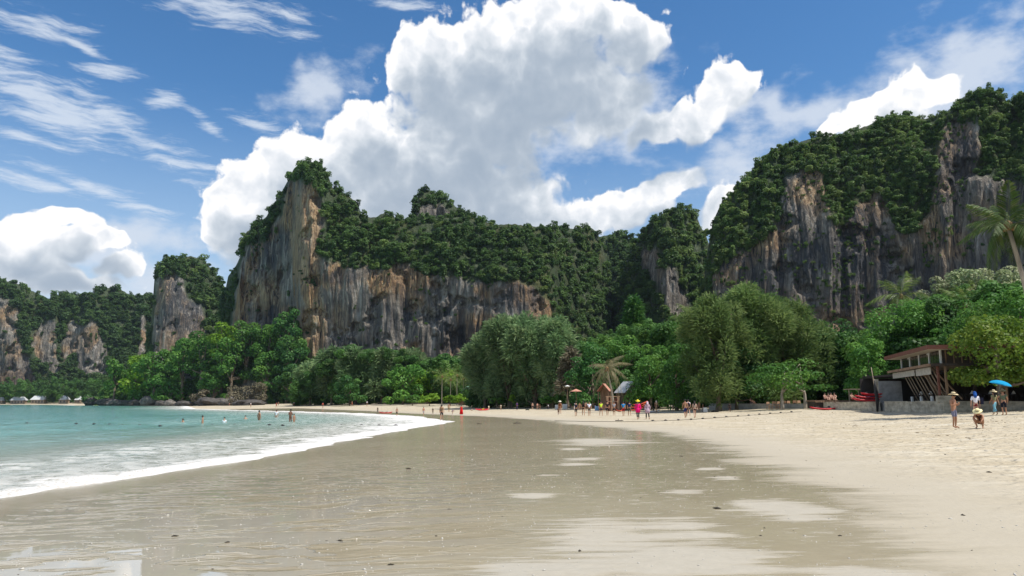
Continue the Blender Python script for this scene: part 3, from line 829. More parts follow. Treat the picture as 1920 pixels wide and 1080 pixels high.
def wood(name, label, sample, box, rs_seed, area=36.0, rpx=(5, 10.5), rock_area=1100.0, tint=(0.35, 0.2), source=None, flat=(0.75, 1.2), out=0.35):
    rs = np.random.RandomState(rs_seed)
    x0, x1, y0, y1 = box
    n = int((x1 - x0) * (y1 - y0) / area)
    px, py = rs.uniform(x0, x1, n), rs.uniform(y0, y1, n)
    P, Rk, ok, D = sample(px, py)
    dens = fbm(px * 0.03, py * 0.03, rs_seed, 3)
    pr = np.where(Rk < 0.5, np.clip(0.75 + 0.7 * fbm(px * 0.05, py * 0.05, rs_seed + 2, 3), 0.15, 1), area / rock_area * np.clip(1 + 3.0 * fbm(px * 0.02, py * 0.012, rs_seed + 5, 3), 0, 5))
    keep = ok & (rs.rand(n) < pr)
    P, D, Rk, dens, px, py = P[keep], D[keep], Rk[keep], dens[keep], px[keep], py[keep]
    m = len(P)
    r = (rpx[0] + (rpx[1] * 1.25 - rpx[0]) * rs.uniform(0, 1, m) ** 1.7) * D / F * np.where(Rk < 0.5, 1.0, 0.5)
    P = P.copy(); P[:, 1] -= r * out; P[:, 2] += r * 0.25
    Ps, Ds = sample.side(220, rs)
    rs_ = rs.uniform(rpx[0], rpx[1], len(Ps)) * Ds / F
    P = np.concatenate([P, Ps]); r = np.concatenate([r, rs_]); px = np.concatenate([px, np.full(len(Ps), px.mean())]); py = np.concatenate([py, rs.uniform(0, 700, len(Ps))]); dens = np.concatenate([dens, rs.uniform(-.5, .5, len(Ps))]); m = len(P)
    tt = np.clip(tint[0] + 1.35 * tint[1] * rs.normal(size=m) + 0.22 * fbm(px * 0.012, py * 0.012, rs_seed + 1, 3) + 0.15 * dens, 0, 1)
    return forest(name, label, P, r, source or CROWNS_FAR, tt, rs_seed, flat)

# main wall with its tower
MAIN_SIL = [(418, 560), (428, 512), (440, 497), (450, 478), (456, 436), (470, 424), (500, 400), (520, 366), (538, 338), (550, 312), (562, 301), (585, 298), (602, 304), (615, 322), (624, 348), (650, 360), (668, 372), (680, 401), (705, 402), (722, 394), (745, 405), (775, 408),
            (830, 404), (880, 402), (925, 417), (965, 415), (990, 419), (1040, 419), (1075, 425), (1105, 420), (1120, 430), (1130, 458), (1140, 500), (1150, 560)]
MAIN_ROCK = [[(436, 640), (438, 575), (450, 492), (462, 462), (500, 450), (522, 415), (530, 372), (542, 340), (562, 338), (582, 345), (600, 372), (612, 412), (602, 440), (596, 472), (622, 490), (700, 507), (760, 498), (800, 513), (850, 521), (900, 528), (950, 526), (985, 531), (1012, 553), (1032, 580), (1044, 620), (1044, 770), (562, 770), (560, 690), (556, 575), (545, 610), (520, 640)]]
o_main, s_main, b_main = relief('limestone_cliff', 'long streaked limestone wall with a pointed tower at its left end', MAIN_SIL, 765, [(418, 500), (450, 462), (548, 452), (556, 428), (700, 420), (1040, 400), (1150, 440)], MAIN_ROCK, 1.6, 190, 1, 1.0, ochre=[(574, 440, 36, 120, 1.0), (500, 560, 46, 60, 0.75), (585, 620, 36, 80, 0.85), (530, 590, 26, 26, 0.9), (640, 600, 40, 50, 0.5), (847, 628, 14, 20, 1.0), (760, 560, 70, 30, 0.4)], stain_shade=[(500, 455, 50, 60, 0.9), (650, 660, 60, 50, 0.8), (860, 640, 60, 50, 0.8), (980, 560, 60, 40, 0.7), (740, 600, 60, 90, 0.45), (513, 587, 14, 20, 1.0), (830, 600, 26, 40, 0.9), (640, 520, 60, 22, 0.6)])  # dark blotches also paint shade on the tower's left face and in the alcove
wood('cliff_woods', 'dark green trees covering the top of the central limestone wall', s_main, b_main, 11, tint=(0.30, 0.2))
# knob behind it
KNOB = [(760, 440), (771, 402), (776, 372), (788, 357), (806, 352), (828, 361), (852, 381), (880, 396), (910, 412), (940, 450)]
o_k, s_k, b_k = relief('limestone_knob', 'rounded wooded knob rising behind the central wall', KNOB, 480, [(760, 510), (940, 500)], [[(778, 420), (780, 392), (812, 380), (846, 392), (850, 408), (820, 415)]], 2.0, 50, 2, 0.3)
wood('knob_woods', 'dark trees on the rounded knob behind the central wall', s_k, b_k, 12, tint=(0.25, 0.15))
# valley hill
VAL = [(1085, 520), (1105, 470), (1122, 440), (1150, 433), (1172, 437), (1188, 450), (1200, 480), (1215, 540)]
o_v, s_v, b_v = relief('wooded_hill', 'dark wooded hill closing the valley between the cliffs', VAL, 765, [(1085, 560), (1215, 560)], [], 2.4, 100, 3, 0.3, slope=0.7)
wood('valley_woods', 'dark trees on the hill closing the valley', s_v, b_v, 13, tint=(0.22, 0.15))
# dome
DOME = [(1140, 600), (1158, 545), (1172, 490), (1190, 450), (1205, 425), (1225, 405), (1248, 392), (1272, 386), (1292, 390), (1306, 400), (1314, 420), (1324, 437), (1340, 480), (1352, 560)]
DOME_ROCK = [[(1200, 505), (1206, 470), (1224, 468), (1240, 498), (1266, 508), (1292, 556), (1300, 610), (1255, 600), (1238, 545), (1214, 522)]]
o_d, s_d, b_d = relief('limestone_dome', 'steep rounded dome overgrown with trees right of the valley', DOME, 765, [(1140, 470), (1250, 420), (1352, 440)], DOME_ROCK, 2.0, 130, 4, 0.5, slope=0.45)
wood('dome_woods', 'olive green trees clinging to the steep rounded dome', s_d, b_d, 14, tint=(0.50, 0.2), rpx=(5, 11))
# right cliff
RIGHT_SIL = [(1318, 540), (1326, 470), (1336, 412), (1352, 376), (1386, 344), (1420, 300), (1450, 275), (1500, 261), (1532, 251), (1562, 250), (1600, 240), (1640, 225), (1664, 213), (1700, 211), (1735, 218), (1756, 214), (1776, 204), (1800, 180), (1830, 165), (1856, 162), (1880, 171), (1893, 194), (1906, 180), (1922, 168), (1980, 150), (2060, 150), (2160, 180), (2260, 240)]
RIGHT_ROCK = [[(1333, 660), (1335, 512), (1370, 484), (1420, 455), (1450, 425), (1460, 380), (1473, 335), (1500, 320), (1541, 321), (1548, 370), (1558, 412), (1578, 428), (1594, 400), (1608, 378), (1650, 360), (1668, 395), (1682, 430), (1706, 440), (1735, 412), (1752, 365), (1758, 300), (1764, 250), (1790, 226), (1830, 230), (1838, 280), (1828, 328), (1860, 332), (1920, 346), (2200, 345), (2200, 660)]]
o_r, s_r, b_r = relief('limestone_massif', 'broad limestone massif filling the right side, wooded above and streaked below', RIGHT_SIL, 765, [(1318, 330), (1500, 310), (1760, 290), (1920, 270), (2260, 260)], RIGHT_ROCK, 2.0, 210, 5, 0.75, slope=0.62, back=130, rib=0.5, even=0.9, ochre=[(1512, 360, 34, 36, 0.85), (1440, 455, 50, 16, 0.7), (1380, 500, 40, 14, 0.6), (1740, 420, 26, 70, 0.75), (1700, 480, 24, 40, 0.6), (1840, 400, 44, 60, 0.6), (1650, 590, 40, 20, 0.7)], stain_shade=[(1430, 540, 80, 70, 0.6), (1520, 480, 70, 70, 0.8), (1620, 480, 80, 120, 0.85), (1720, 520, 60, 70, 0.7), (1800, 300, 50, 70, 0.9), (1860, 500, 80, 40, 0.8), (1900, 380, 50, 60, 0.6), (1580, 560, 60, 50, 0.6)])
wood('massif_woods', 'green trees covering the slopes of the massif on the right', s_r, b_r, 15, area=34, tint=(0.55, 0.2), rpx=(5, 10), rock_area=250)
# small tower to the left
TOW = [(282, 640), (290, 512), (302, 488), (330, 479), (358, 475), (384, 484), (400, 504), (416, 521), (428, 560), (440, 640)]
TOW_ROCK = [[(284, 690), (292, 522), (310, 514), (344, 518), (352, 560), (376, 572), (384, 600), (378, 660), (340, 700)]]
o_t, s_t, b_t = relief('limestone_tower', 'small flat-topped limestone tower left of the central wall', TOW, 765, [(282, 640), (440, 640)], TOW_ROCK, 1.6, 110, 6, 0.7, edge=12, ochre=[(310, 545, 20, 30, 0.6), (346, 560, 14, 30, 0.6)], stain_shade=[(335, 580, 60, 90, 0.75)])
wood('tower_woods', 'dark trees on the small flat-topped tower', s_t, b_t, 16, tint=(0.22, 0.15), rpx=(5, 10), area=36)
# far range
FAR = [(-420, 470), (-200, 500), (-60, 520), (0, 521), (30, 526), (62, 541), (90, 555), (130, 547), (165, 552), (182, 540), (206, 534), (230, 540), (250, 551), (285, 553), (330, 560), (380, 600)]
FAR_ROCK = [[(-420, 745), (-420, 560), (0, 560), (28, 566), (36, 622), (46, 660), (70, 700), (70, 745)], [(58, 640), (75, 604), (106, 608), (108, 704), (84, 690), (66, 664)], [(114, 662), (130, 604), (176, 604), (196, 640), (206, 690), (190, 708), (150, 708), (146, 672), (130, 664), (122, 690)], [(262, 600), (272, 590), (276, 640), (268, 690), (258, 680)]]
o_f, s_f, b_f = relief('far_cliffs', 'distant dark cliff range across the bay', FAR, 765, [(-420, 860), (100, 880), (380, 900)], FAR_ROCK, 1.8, 110, 7, 0.8, back=160, slope=0.6)
wood('far_range_woods', 'dark woods on the distant cliff range across the bay', s_f, b_f, 17, tint=(0.15, 0.12), rpx=(4.5, 9), area=30)
# headland
HEAD = [(182, 752), (200, 728), (222, 700), (262, 684), (300, 678), (330, 655), (352, 642), (400, 628), (440, 615), (480, 622), (520, 612), (540, 596), (556, 580), (572, 640), (590, 752)]
HEAD_ROCK = [[(338, 722), (344, 690), (356, 680), (362, 700), (352, 722)], [(418, 700), (424, 672), (432, 680), (430, 705)], [(356, 757), (366, 735), (390, 738), (392, 757)], [(430, 757), (440, 720), (480, 712), (500, 735), (494, 757)]]
o_h, s_h, b_h = relief('wooded_headland', 'low rocky headland crowded with bright green trees', HEAD, 764, [(182, 520), (300, 490), (440, 445), (590, 400)], HEAD_ROCK, 1.6, 80, 8, 0.3, slope=0.9, lumps=2, edge=14, lower=10)
wood('headland_woods', 'undergrowth between the trees of the headland', s_h, b_h, 18, tint=(0.50, 0.22), rpx=(7, 14), area=42, source=CROWNS_JUN)

# ------------------------------------------------------------------ mesh builder for made things
class MB:
    def __init__(self):
        self.v, self.f = [], []
    def add(self, vs, fs):
        o = len(self.v)
        self.v += [tuple(map(float, p)) for p in vs]
        self.f += [tuple(i + o for i in f) for f in fs]
        return self
    def box(self, c, s, rz=0.0, rx=0.0, ry=0.0):
        R = Euler((rx, ry, rz)).to_matrix()
        vs = [Vector(c) + R @ Vector((x * s[0] / 2, y * s[1] / 2, z * s[2] / 2)) for z in (-1, 1) for y in (-1, 1) for x in (-1, 1)]
        return self.add(vs, [(0, 2, 3, 1), (4, 5, 7, 6), (0, 1, 5, 4), (2, 6, 7, 3), (0, 4, 6, 2), (1, 3, 7, 5)])
    def beam(self, a, b, w, h=None):
        """square bar from a to b"""
        a, b = Vector(a), Vector(b); h = h or w
        d = (b - a).normalized()
        s = d.cross(Vector((0, 0, 1)))
        if s.length < 1e-3: s = Vector((1, 0, 0))
        s.normalize(); u = s.cross(d)
        vs = []
        for p in (a, b):
            for i, j in ((-1, -1), (1, -1), (1, 1), (-1, 1)):
                vs.append(p + s * (w / 2 * i) + u * (h / 2 * j))
        return self.add(vs, [(3, 2, 1, 0), (4, 5, 6, 7), (0, 1, 5, 4), (1, 2, 6, 5), (2, 3, 7, 6), (3, 0, 4, 7)])
    def tube(self, pts, rad, n=7):
        pts = [Vector(p) for p in pts]
        if not hasattr(rad, '__len__'): rad = [rad] * len(pts)
        rings = []
        for i, p in enumerate(pts):
            d = (pts[min(i + 1, len(pts) - 1)] - pts[max(i - 1, 0)])
            d = d.normalized() if d.length > 1e-9 else Vector((0, 0, 1))
            s = d.cross(Vector((0.13, 0.92, 0.36))); s.normalize(); u = d.cross(s)
            rings.append([p + (s * math.cos(a) + u * math.sin(a)) * rad[i] for a in [2 * math.pi * k / n for k in range(n)]])
        vs = [q for r in rings for q in r]
        fs = [(i * n + k, i * n + (k + 1) % n, (i + 1) * n + (k + 1) % n, (i + 1) * n + k) for i in range(len(pts) - 1) for k in range(n)]
        fs += [tuple(range(n))[::-1], tuple(range((len(pts) - 1) * n, len(pts) * n))]
        return self.add(vs, fs)
    def prism(self, poly, h0, h1):
        n = len(poly)
        vs = [(x, y, h0) for x, y in poly] + [(x, y, h1) for x, y in poly]
        return self.add(vs, [tuple(range(n))[::-1], tuple(range(n, 2 * n))] + [(i, (i + 1) % n, (i + 1) % n + n, i + n) for i in range(n)])
    def ball(self, c, r, nu=10, nv=7):
        r = r if hasattr(r, '__len__') else (r, r, r)
        vs = [(c[0], c[1], c[2] - r[2])]
        for j in range(1, nv):
            t = -math.pi / 2 + math.pi * j / nv
            for i in range(nu):
                a = 2 * math.pi * i / nu
                vs.append((c[0] + r[0] * math.cos(t) * math.cos(a), c[1] + r[1] * math.cos(t) * math.sin(a), c[2] + r[2] * math.sin(t)))
        vs.append((c[0], c[1], c[2] + r[2]))
        fs = [(0, 1 + (i + 1) % nu, 1 + i) for i in range(nu)]
        for j in range(nv - 2):
            for i in range(nu):
                fs.append((1 + j * nu + i, 1 + j * nu + (i + 1) % nu, 1 + (j + 1) * nu + (i + 1) % nu, 1 + (j + 1) * nu + i))
        o = 1 + (nv - 2) * nu; t = len(vs) - 1
        fs += [(o + i, o + (i + 1) % nu, t) for i in range(nu)]
        return self.add(vs, fs)
    def mesh(self, name, mat, smooth=False):
        me = bpy.data.meshes.new(name)
        me.from_pydata(self.v, [], self.f)
        if smooth: me.polygons.foreach_set('use_smooth', np.ones(len(self.f), bool))
        me.update()
        if mat: me.materials.append(mat)
        return me
    def build(self, name, mat, parent=None, smooth=False):
        return mobj(name, self.mesh(name, mat, smooth), parent)

def simple_mat(name, col, rough=0.7, spec=0.3, var=0.25, scale=6.0, bump=0.0, stretch=(1, 1, 1), metal=0.0):
    m, g, out = material(name)
    tcn = g.n('ShaderNodeTexCoord').outputs['Object']
    n = g.noise(g.map(tcn, scale=stretch), scale, 4.0, 0.6)
    a = tuple(c * (1 - var) for c in col); b = tuple(min(1, c * (1 + var)) for c in col)
    c = g.mix(g.rng(n, 0.3, 0.7), a, b)
    nm = g.bump(n, 0.5, bump) if bump else None
    principled(g, out, c, rough, spec, nm, Metallic=metal)
    return m
_mats = {}
def paint(rgb, rough=0.6, var=0.15, scale=8.0, spec=0.3):
    k = (tuple(round(c, 3) for c in rgb), rough, var, scale)
    if k not in _mats: _mats[k] = simple_mat('surface_%d' % len(_mats), rgb, rough, spec, var, scale)
    return _mats[k]
def paint8(r, g_, b, **kw): return paint(srgb(r, g_, b), **kw)
M_BARK = simple_mat('bark', (0.16, 0.125, 0.09), 0.95, 0.1, 0.4, 3.0, 0.04, (1, 1, 0.3))
M_BARK_PALE = simple_mat('pale_bark', (0.34, 0.29, 0.23), 0.9, 0.1, 0.35, 3.0, 0.03, (1, 1, 0.3))

# ------------------------------------------------------------------ trees
L_BROAD = leaf_material('broad_leaf', (0.044, 0.131, 0.025), (0.088, 0.219, 0.037), (0.188, 0.338, 0.056), 0.42)
L_DARK = leaf_material('dark_leaf', (0.031, 0.100, 0.025), (0.056, 0.156, 0.035), (0.119, 0.237, 0.050), 0.4)
L_ALMOND = leaf_material('almond_leaf', (0.069, 0.149, 0.021), (0.149, 0.253, 0.029), (0.299, 0.356, 0.057), 0.42)
L_NEEDLE = leaf_material('casuarina_needles', (0.075, 0.150, 0.055), (0.150, 0.245, 0.098), (0.270, 0.350, 0.160), 0.4, rough=0.8)
L_OLIVE = leaf_material('olive_needles', (0.070, 0.130, 0.036), (0.125, 0.200, 0.056), (0.225, 0.290, 0.095), 0.4, rough=0.8)
L_PALE = leaf_material('flowering_leaf', (0.120, 0.190, 0.070), (0.280, 0.330, 0.160), (0.520, 0.500, 0.320), 0.3)
L_LIME = leaf_material('lime_leaf', (0.090, 0.200, 0.018), (0.180, 0.330, 0.025), (0.270, 0.420, 0.045), 0.4)
L_PALM = leaf_material('palm_leaf', (0.091, 0.143, 0.034), (0.163, 0.227, 0.052), (0.338, 0.338, 0.130), 0.35, rough=0.45)
L_PALM_OLD = leaf_material('olive_palm_leaf', (0.040, 0.075, 0.018), (0.075, 0.125, 0.028), (0.190, 0.190, 0.080), 0.25, rough=0.6)  # darker olive leaf colour for the tall palm
L_DRY = leaf_material('dry_palm_leaf', (0.170, 0.150, 0.075), (0.270, 0.240, 0.125), (0.400, 0.350, 0.200), 0.25, rough=0.6)
L_TWIG = leaf_material('bare_twigs', (0.075, 0.070, 0.040), (0.130, 0.112, 0.070), (0.200, 0.170, 0.115), 0.1, rough=0.9)

def sprays(rs, lobes, n, length, width, lift=0.5):
    """thin needle sprays leaning out of tall plumes"""
    L = np.asarray(lobes, float)
    w = L[:, 3] * L[:, 5]; w /= w.sum()
    k = rs.choice(len(L), n, p=w)
    d = rs.normal(size=(n, 3)); d /= np.linalg.norm(d, axis=1)[:, None]
    r = (rs.uniform(0.15, 1.0, n) ** 0.45)[:, None]
    C = L[k, :3] + d * r * L[k, 3:6]
    T = d * np.array([1, 1, 0.35]) + rs.normal(size=(n, 3)) * 0.35 + np.array([0, 0, lift])
    T /= np.linalg.norm(T, axis=1)[:, None]
    S = np.cross(T, rs.normal(size=(n, 3))); S /= np.linalg.norm(S, axis=1)[:, None]
    ln = (length * rs.uniform(0.6, 1.4, n))[:, None]; wd = width * 0.5
    tip = C + T * ln - np.array([0, 0, 1.0]) * ln * 0.25
    mid = C + T * ln * 0.55
    V = np.stack([C - S * wd * 0.4, mid - S * wd, tip, mid + S * wd], 1).reshape(-1, 3)
    lt = rs.uniform(0, 1, len(L))
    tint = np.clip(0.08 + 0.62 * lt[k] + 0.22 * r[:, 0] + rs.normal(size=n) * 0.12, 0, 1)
    return V, np.arange(n * 4).reshape(n, 4), np.repeat(tint, 4)

def tree_frame(px0, px1, yt, yb, D):
    xm = 0.5 * (px0 + px1)
    a = at(px0, 0.5 * (yt + yb), D); b = at(px1, 0.5 * (yt + yb), D)
    zt, zb = at(xm, yt, D)[2], at(xm, yb, D)[2]
    X = 0.5 * (a[0] + b[0]); W = 0.5 * abs(b[0] - a[0])
    base = gz(X, D)
    return X, W, zt, zb, base

def tree(name, label, kind, px0, px1, yt, yb, D, mat, seed, group=None, dens=1.0, trunk_mat=None, trunk_r=None, leaf=4.6, trunks=1, lean=0.0, cat='tree', nl=None):
    rs = np.random.RandomState(seed)
    X, W, zt, zb, base = tree_frame(px0, px1, yt, yb, D)
    H = 0.5 * (zt - zb); cz = 0.5 * (zt + zb) - base
    root = thing(name, label, cat, (X, D, base), 0, group)
    area = (px1 - px0) * (yb - yt)
    lobes = []
    if kind == 'broad':
        n = nl or int(np.clip(area / 520, 10, 52))
        lobes.append((0, 0, cz, W * 0.50, W * 0.45, H * 0.52))
        for i in range(n):
            d = rs.normal(size=3); d[2] += 0.25; d /= np.linalg.norm(d)
            q = rs.uniform(0.20, 0.38) * min(1.0, (14.0 / n) ** 0.3)
            rr = rs.uniform(0.66, 0.92)
            lobes.append((d[0] * W * rr, d[1] * W * 0.75 * rr, cz + d[2] * H * rr, W * q * 1.15, W * q, min(W, H * 1.3) * q * 0.85))
        for i in range(max(4, n // 3)):                 # low boughs that hang towards the ground
            a = rs.uniform(0, 6.28); q = rs.uniform(0.22, 0.36)
            lobes.append((math.cos(a) * W * 0.72, math.sin(a) * W * 0.5, cz - H * rs.uniform(0.62, 0.98), W * q * 1.1, W * q, H * q * 0.8))
        ls = leaf * D / F
        V, Fc, t = lobed_cloud(rs, lobes, int(area * 0.40 * dens * (4.6 / leaf) ** 2) + 500, ls, 0.55, 0.5, 0.12)
    else:
        n = nl or int(np.clip(area / 420, 10, 60))
        lobes.append((0, 0, cz - H * 0.15, W * 0.6, W * 0.5, H * 0.70))
        for i in range(n):
            a = rs.uniform(0, 6.28); rr = math.sqrt(rs.uniform(0, 1))
            dome = math.sqrt(max(0.0, 1 - 0.8 * rr * rr))
            hh = rs.uniform(0.16, 0.34)
            zz = rs.uniform(-1, dome)
            if rs.rand() < 0.45: zz = dome - hh * rs.uniform(0.2, 0.9)
            if kind == 'cone': rr *= 0.5 * (1.1 - zz)
            lobes.append((math.cos(a) * W * rr * 0.86, math.sin(a) * W * 0.75 * rr, cz + H * zz * (1 - hh * 0.6), W * rs.uniform(0.16, 0.30), W * rs.uniform(0.16, 0.28), H * hh))
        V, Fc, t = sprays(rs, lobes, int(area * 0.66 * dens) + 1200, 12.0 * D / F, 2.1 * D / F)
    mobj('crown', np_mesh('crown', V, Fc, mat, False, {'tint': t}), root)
    r0 = trunk_r or max(0.12, 0.028 * (zt - base))
    mb = MB()
    for k in range(trunks):
        ox = (k - (trunks - 1) / 2) * W * 0.5 + rs.normal() * 0.1
        oy = rs.normal() * 0.3
        top = Vector((ox * 0.6 + lean, oy, cz + H * 0.3))
        p1 = Vector((ox + lean * 0.3, oy, max(0.4, (zb - base) * 0.7)))
        mb.tube([(ox, oy, -0.5), (ox, oy, 0.4), p1, top], [r0 * 1.35, r0, r0 * 0.75, r0 * 0.25], 8)
        for L in sorted(lobes, key=lambda q: -q[3])[: 8 if trunks == 1 else 4]:
            c = Vector(L[:3]); s = p1.lerp(top, rs.uniform(0.0, 0.6))
            m_ = s.lerp(c, 0.5) + Vector((rs.normal() * 0.3, rs.normal() * 0.3, -0.06 * (c - s).length))
            mb.tube([s, m_, c], [r0 * 0.5, r0 * 0.33, r0 * 0.1], 6)
    mb.build('trunk', trunk_mat or M_BARK, root, True)
    return root

def frond_mesh(rs, length, droop, nleaf, mat, width=0.85, leafw=0.055, shred=0.1):
    """a feather leaf: midrib with hanging leaflets, growing along +X"""
    mb = MB()
    pts = []
    for i in range(9):
        t = i / 8
        pts.append(Vector((length * (t - 0.12 * droop * t * t), 0, length * (0.30 * t - (0.30 + droop) * t * t))))
    V, Fc = [], []
    def at_t(t):
        f = t * 8; i = min(int(f), 7); return pts[i].lerp(pts[i + 1], f - i)
    # midrib as a thin three-sided strip
    for i in range(8):
        a, b = pts[i], pts[i + 1]; w0, w1 = 0.03 * length * 0.25 * (1 - i / 9), 0.03 * length * 0.25 * (1 - (i + 1) / 9)
        o = len(V)
        V += [a + Vector((0, -w0, 0)), a + Vector((0, w0, 0)), a + Vector((0, 0, -w0 * 1.5)), b + Vector((0, -w1, 0)), b + Vector((0, w1, 0)), b + Vector((0, 0, -w1 * 1.5))]
        Fc += [(o, o + 1, o + 4, o + 3), (o + 1, o + 2, o + 5, o + 4), (o + 2, o, o + 3, o + 5)]
    tint = [0.75] * len(V)
    for i in range(nleaf):
        t = 0.10 + 0.90 * (i + 0.5) / nleaf
        p = at_t(t); d = (at_t(min(1, t + 0.04)) - at_t(max(0, t - 0.04))).normalized()
        ln = length * 0.36 * width * math.sin(math.pi * min(1, 0.15 + t * 0.85)) ** 0.7 * rs.uniform(0.8, 1.15)
        for sgn in (-1, 1):
            if rs.rand() < shred: continue
            s = Vector((0, sgn, 0))
            v = (s * 0.75 + d * 0.65 + Vector((0, 0, -0.25 - 0.45 * droop + rs.normal() * 0.12))).normalized()
            mid = p + v * ln * 0.5; tip = p + v * ln + Vector((0, 0, -ln * 0.32))
            wv = d * (leafw * length * 0.18)
            o = len(V)
            V += [p - wv * 0.5, mid - wv, tip, mid + wv]
            Fc.append((o, o + 1, o + 2, o + 3))
            q = float(np.clip(0.4 + rs.normal() * 0.2, 0, 1)); tint += [q] * 4
    return np_mesh('frond', [tuple(v) for v in V], np.array(Fc), mat, False, {'tint': np.array(tint)})

_frond_cache = {}
def palm(label, px, py, D, length, seed, group=None, n=16, mat=None, base_px=None, droops=(0.15, 0.5, 1.0), nleaf=26, wind=0.0, trunk_r=0.14):
    rs = np.random.RandomState(seed)
    c = Vector(at(px, py, D))
    bx = at(base_px if base_px else px, py, D)[0]
    base = gz(bx, D)
    root = thing('coconut_palm', label, 'palm tree', (bx, D, base), 0, group)
    top = c - Vector((bx, D, base))
    mb = MB()
    N = 7
    pts = [Vector((top.x * (t ** 1.7), top.y * t, top.z * t - 0.4 * (1 - t))) for t in [i / N for i in range(N + 1)]]
    mb.tube(pts, [trunk_r * (1.25 - 0.55 * i / N) for i in range(N + 1)], 8)
    mb.build('trunk', M_BARK_PALE, root, True)
    mb = MB(); mb.ball(top + Vector((0, 0, 0.05)), (0.3, 0.3, 0.35), 8, 6)
    for k in range(6):
        a = k * 1.05; mb.ball(top + Vector((0.28 * math.cos(a), 0.28 * math.sin(a), -0.22)), 0.14, 7, 5)
    mb.build('coconuts', simple_mat('coconut_husk', (0.20, 0.12, 0.045), 0.7) if 'coconut_husk' not in bpy.data.materials else bpy.data.materials['coconut_husk'], root, True)
    key = (round(length, 1), id(mat), nleaf)
    if key not in _frond_cache:
        _frond_cache[key] = [frond_mesh(np.random.RandomState(50 + i), length, d, nleaf, mat or L_PALM, 0.9, 0.085 if nleaf > 40 else 0.06) for i, d in enumerate(droops)]
    fm = _frond_cache[key]
    for k in range(n):
        el = (k + 0.5) / n
        a = k * 2.399 + rs.normal() * 0.15
        f = link(bpy.data.objects.new('frond', fm[min(len(fm) - 1, int((1 - el) * len(fm)))]), root)
        f.location = top + Vector((0, 0, 0.1 * el))
        pitch = math.radians(-12 + 72 * el * el + rs.normal() * 7)
        a = a + wind * math.sin(-a) * 0.8
        f.rotation_euler = Euler((rs.normal() * 0.2, -pitch, a))
        f.scale = (rs.uniform(0.85, 1.1),) * 3
    return root

# ---- the woods behind the beach: one mass
def limit(px):
    return np.interp(px, [540, 570, 600, 650, 700, 760, 800, 870, 920, 1080, 1130, 1180, 1250, 1330, 1400, 1500, 1600, 1700, 1740, 1800, 1960, 2100], [735, 705, 668, 650, 655, 655, 672, 668, 650, 645, 628, 605, 600, 600, 610, 625, 622, 600, 560, 535, 520, 500])
rs = np.random.RandomState(5)
n = 2600
px = rs.uniform(555, 2100, n)
Dm = np.interp(px, [555, 800, 1000, 1300, 1500, 1700, 2100], [262, 235, 175, 135, 112, 92, 86])
Dx = np.interp(px, [555, 800, 1100, 1300, 1500, 2100], [400, 380, 370, 330, 260, 220])
Dd = Dm + (Dx - Dm) * rs.uniform(0, 1, n) ** 1.3
yl = limit(px)
r = rs.uniform(1.6, 3.6, n)
top = HOR - (HOR - yl) * np.clip(rs.uniform(0.25, 1.15, n), 0, 1) ** 0.8
zt = EYE + (HOR - top) / F * Dd
zc = np.minimum(zt - r * 0.9, 26)
Xp = (px - 960) / F * Dd
gzv = ground_z(Xp, Dd)
zc = np.maximum(zc, gzv + r * 0.5)
forest('jungle', 'dense mixed woods filling the flat ground between the beach trees and the cliffs', np.stack([Xp, Dd, zc], 1), r, CROWNS_JUN, np.clip(0.35 + 0.22 * rs.normal(size=n), 0, 1), 6, (0.7, 1.0))

# ---- single trees along the beach, left to right
CAS = 'casuarina_tree'; BRO = 'broadleaf_tree'
g_left = 'casuarinas behind the far end of the beach'
tree(CAS, 'leftmost feathery casuarina at the far end of the sand, beside the headland', 'plume', 556, 612, 672, 752, 272, L_NEEDLE, 21, g_left)
tree(CAS, 'tall blue-green casuarina in front of the foot of the orange tower', 'plume', 592, 652, 652, 752, 262, L_NEEDLE, 22, g_left)
tree(CAS, 'broad grey-green casuarina against the dark alcove of the wall', 'plume', 638, 702, 646, 752, 255, L_NEEDLE, 23, g_left)
tree(CAS, 'casuarina with a peaked top below the palest streak of the wall', 'cone', 690, 745, 640, 752, 248, L_NEEDLE, 24, g_left)
tree(BRO, 'round dark green tree at the water end of the tree line', 'broad', 625, 690, 705, 753, 240, L_DARK, 25)
tree(CAS, 'casuarina rising behind the flat-topped lime green tree', 'plume', 738, 800, 655, 745, 250, L_NEEDLE, 26, g_left)
tree(BRO, 'layered dark green tree left of the small palm grove', 'broad', 715, 795, 682, 752, 228, L_BROAD, 27)
tree(BRO, 'flat-topped lime green tree behind the small palm grove', 'broad', 778, 872, 690, 745, 235, L_LIME, 28)
tree(BRO, 'dark tree tucked between the palm grove and the big casuarinas', 'broad', 800, 880, 668, 725, 262, L_DARK, 29)
g_big = 'big casuarinas in the middle of the beach'
tree(CAS, 'left slope of the big casuarina clump, lowest and palest of its crowns', 'plume', 858, 962, 626, 757, 168, L_NEEDLE, 31, g_big, 1.15)
tree(CAS, 'tallest casuarina of the big clump in the middle of the beach', 'plume', 896, 1014, 586, 757, 162, L_NEEDLE, 32, g_big, 1.15)
tree(CAS, 'casuarina with a square shoulder in the middle of the big clump', 'plume', 944, 1058, 584, 757, 157, L_NEEDLE, 33, g_big, 1.15)
tree(CAS, 'rightmost casuarina of the big clump, with dark trunks below', 'plume', 1006, 1078, 594, 755, 152, L_NEEDLE, 34, g_big, 1.1, trunks=2)
tree(CAS, 'bare twiggy tree between the big casuarinas and the dark round trees', 'plume', 1044, 1084, 650, 745, 146, L_TWIG, 35, None, 0.35)
tree(CAS, 'pointed casuarina standing high behind the round trees below the valley', 'cone', 1150, 1230, 556, 700, 190, L_DARK, 36)
tree(BRO, 'round dark green tree left of the wind-bent coconut palm', 'broad', 1068, 1156, 636, 757, 136, L_DARK, 37)
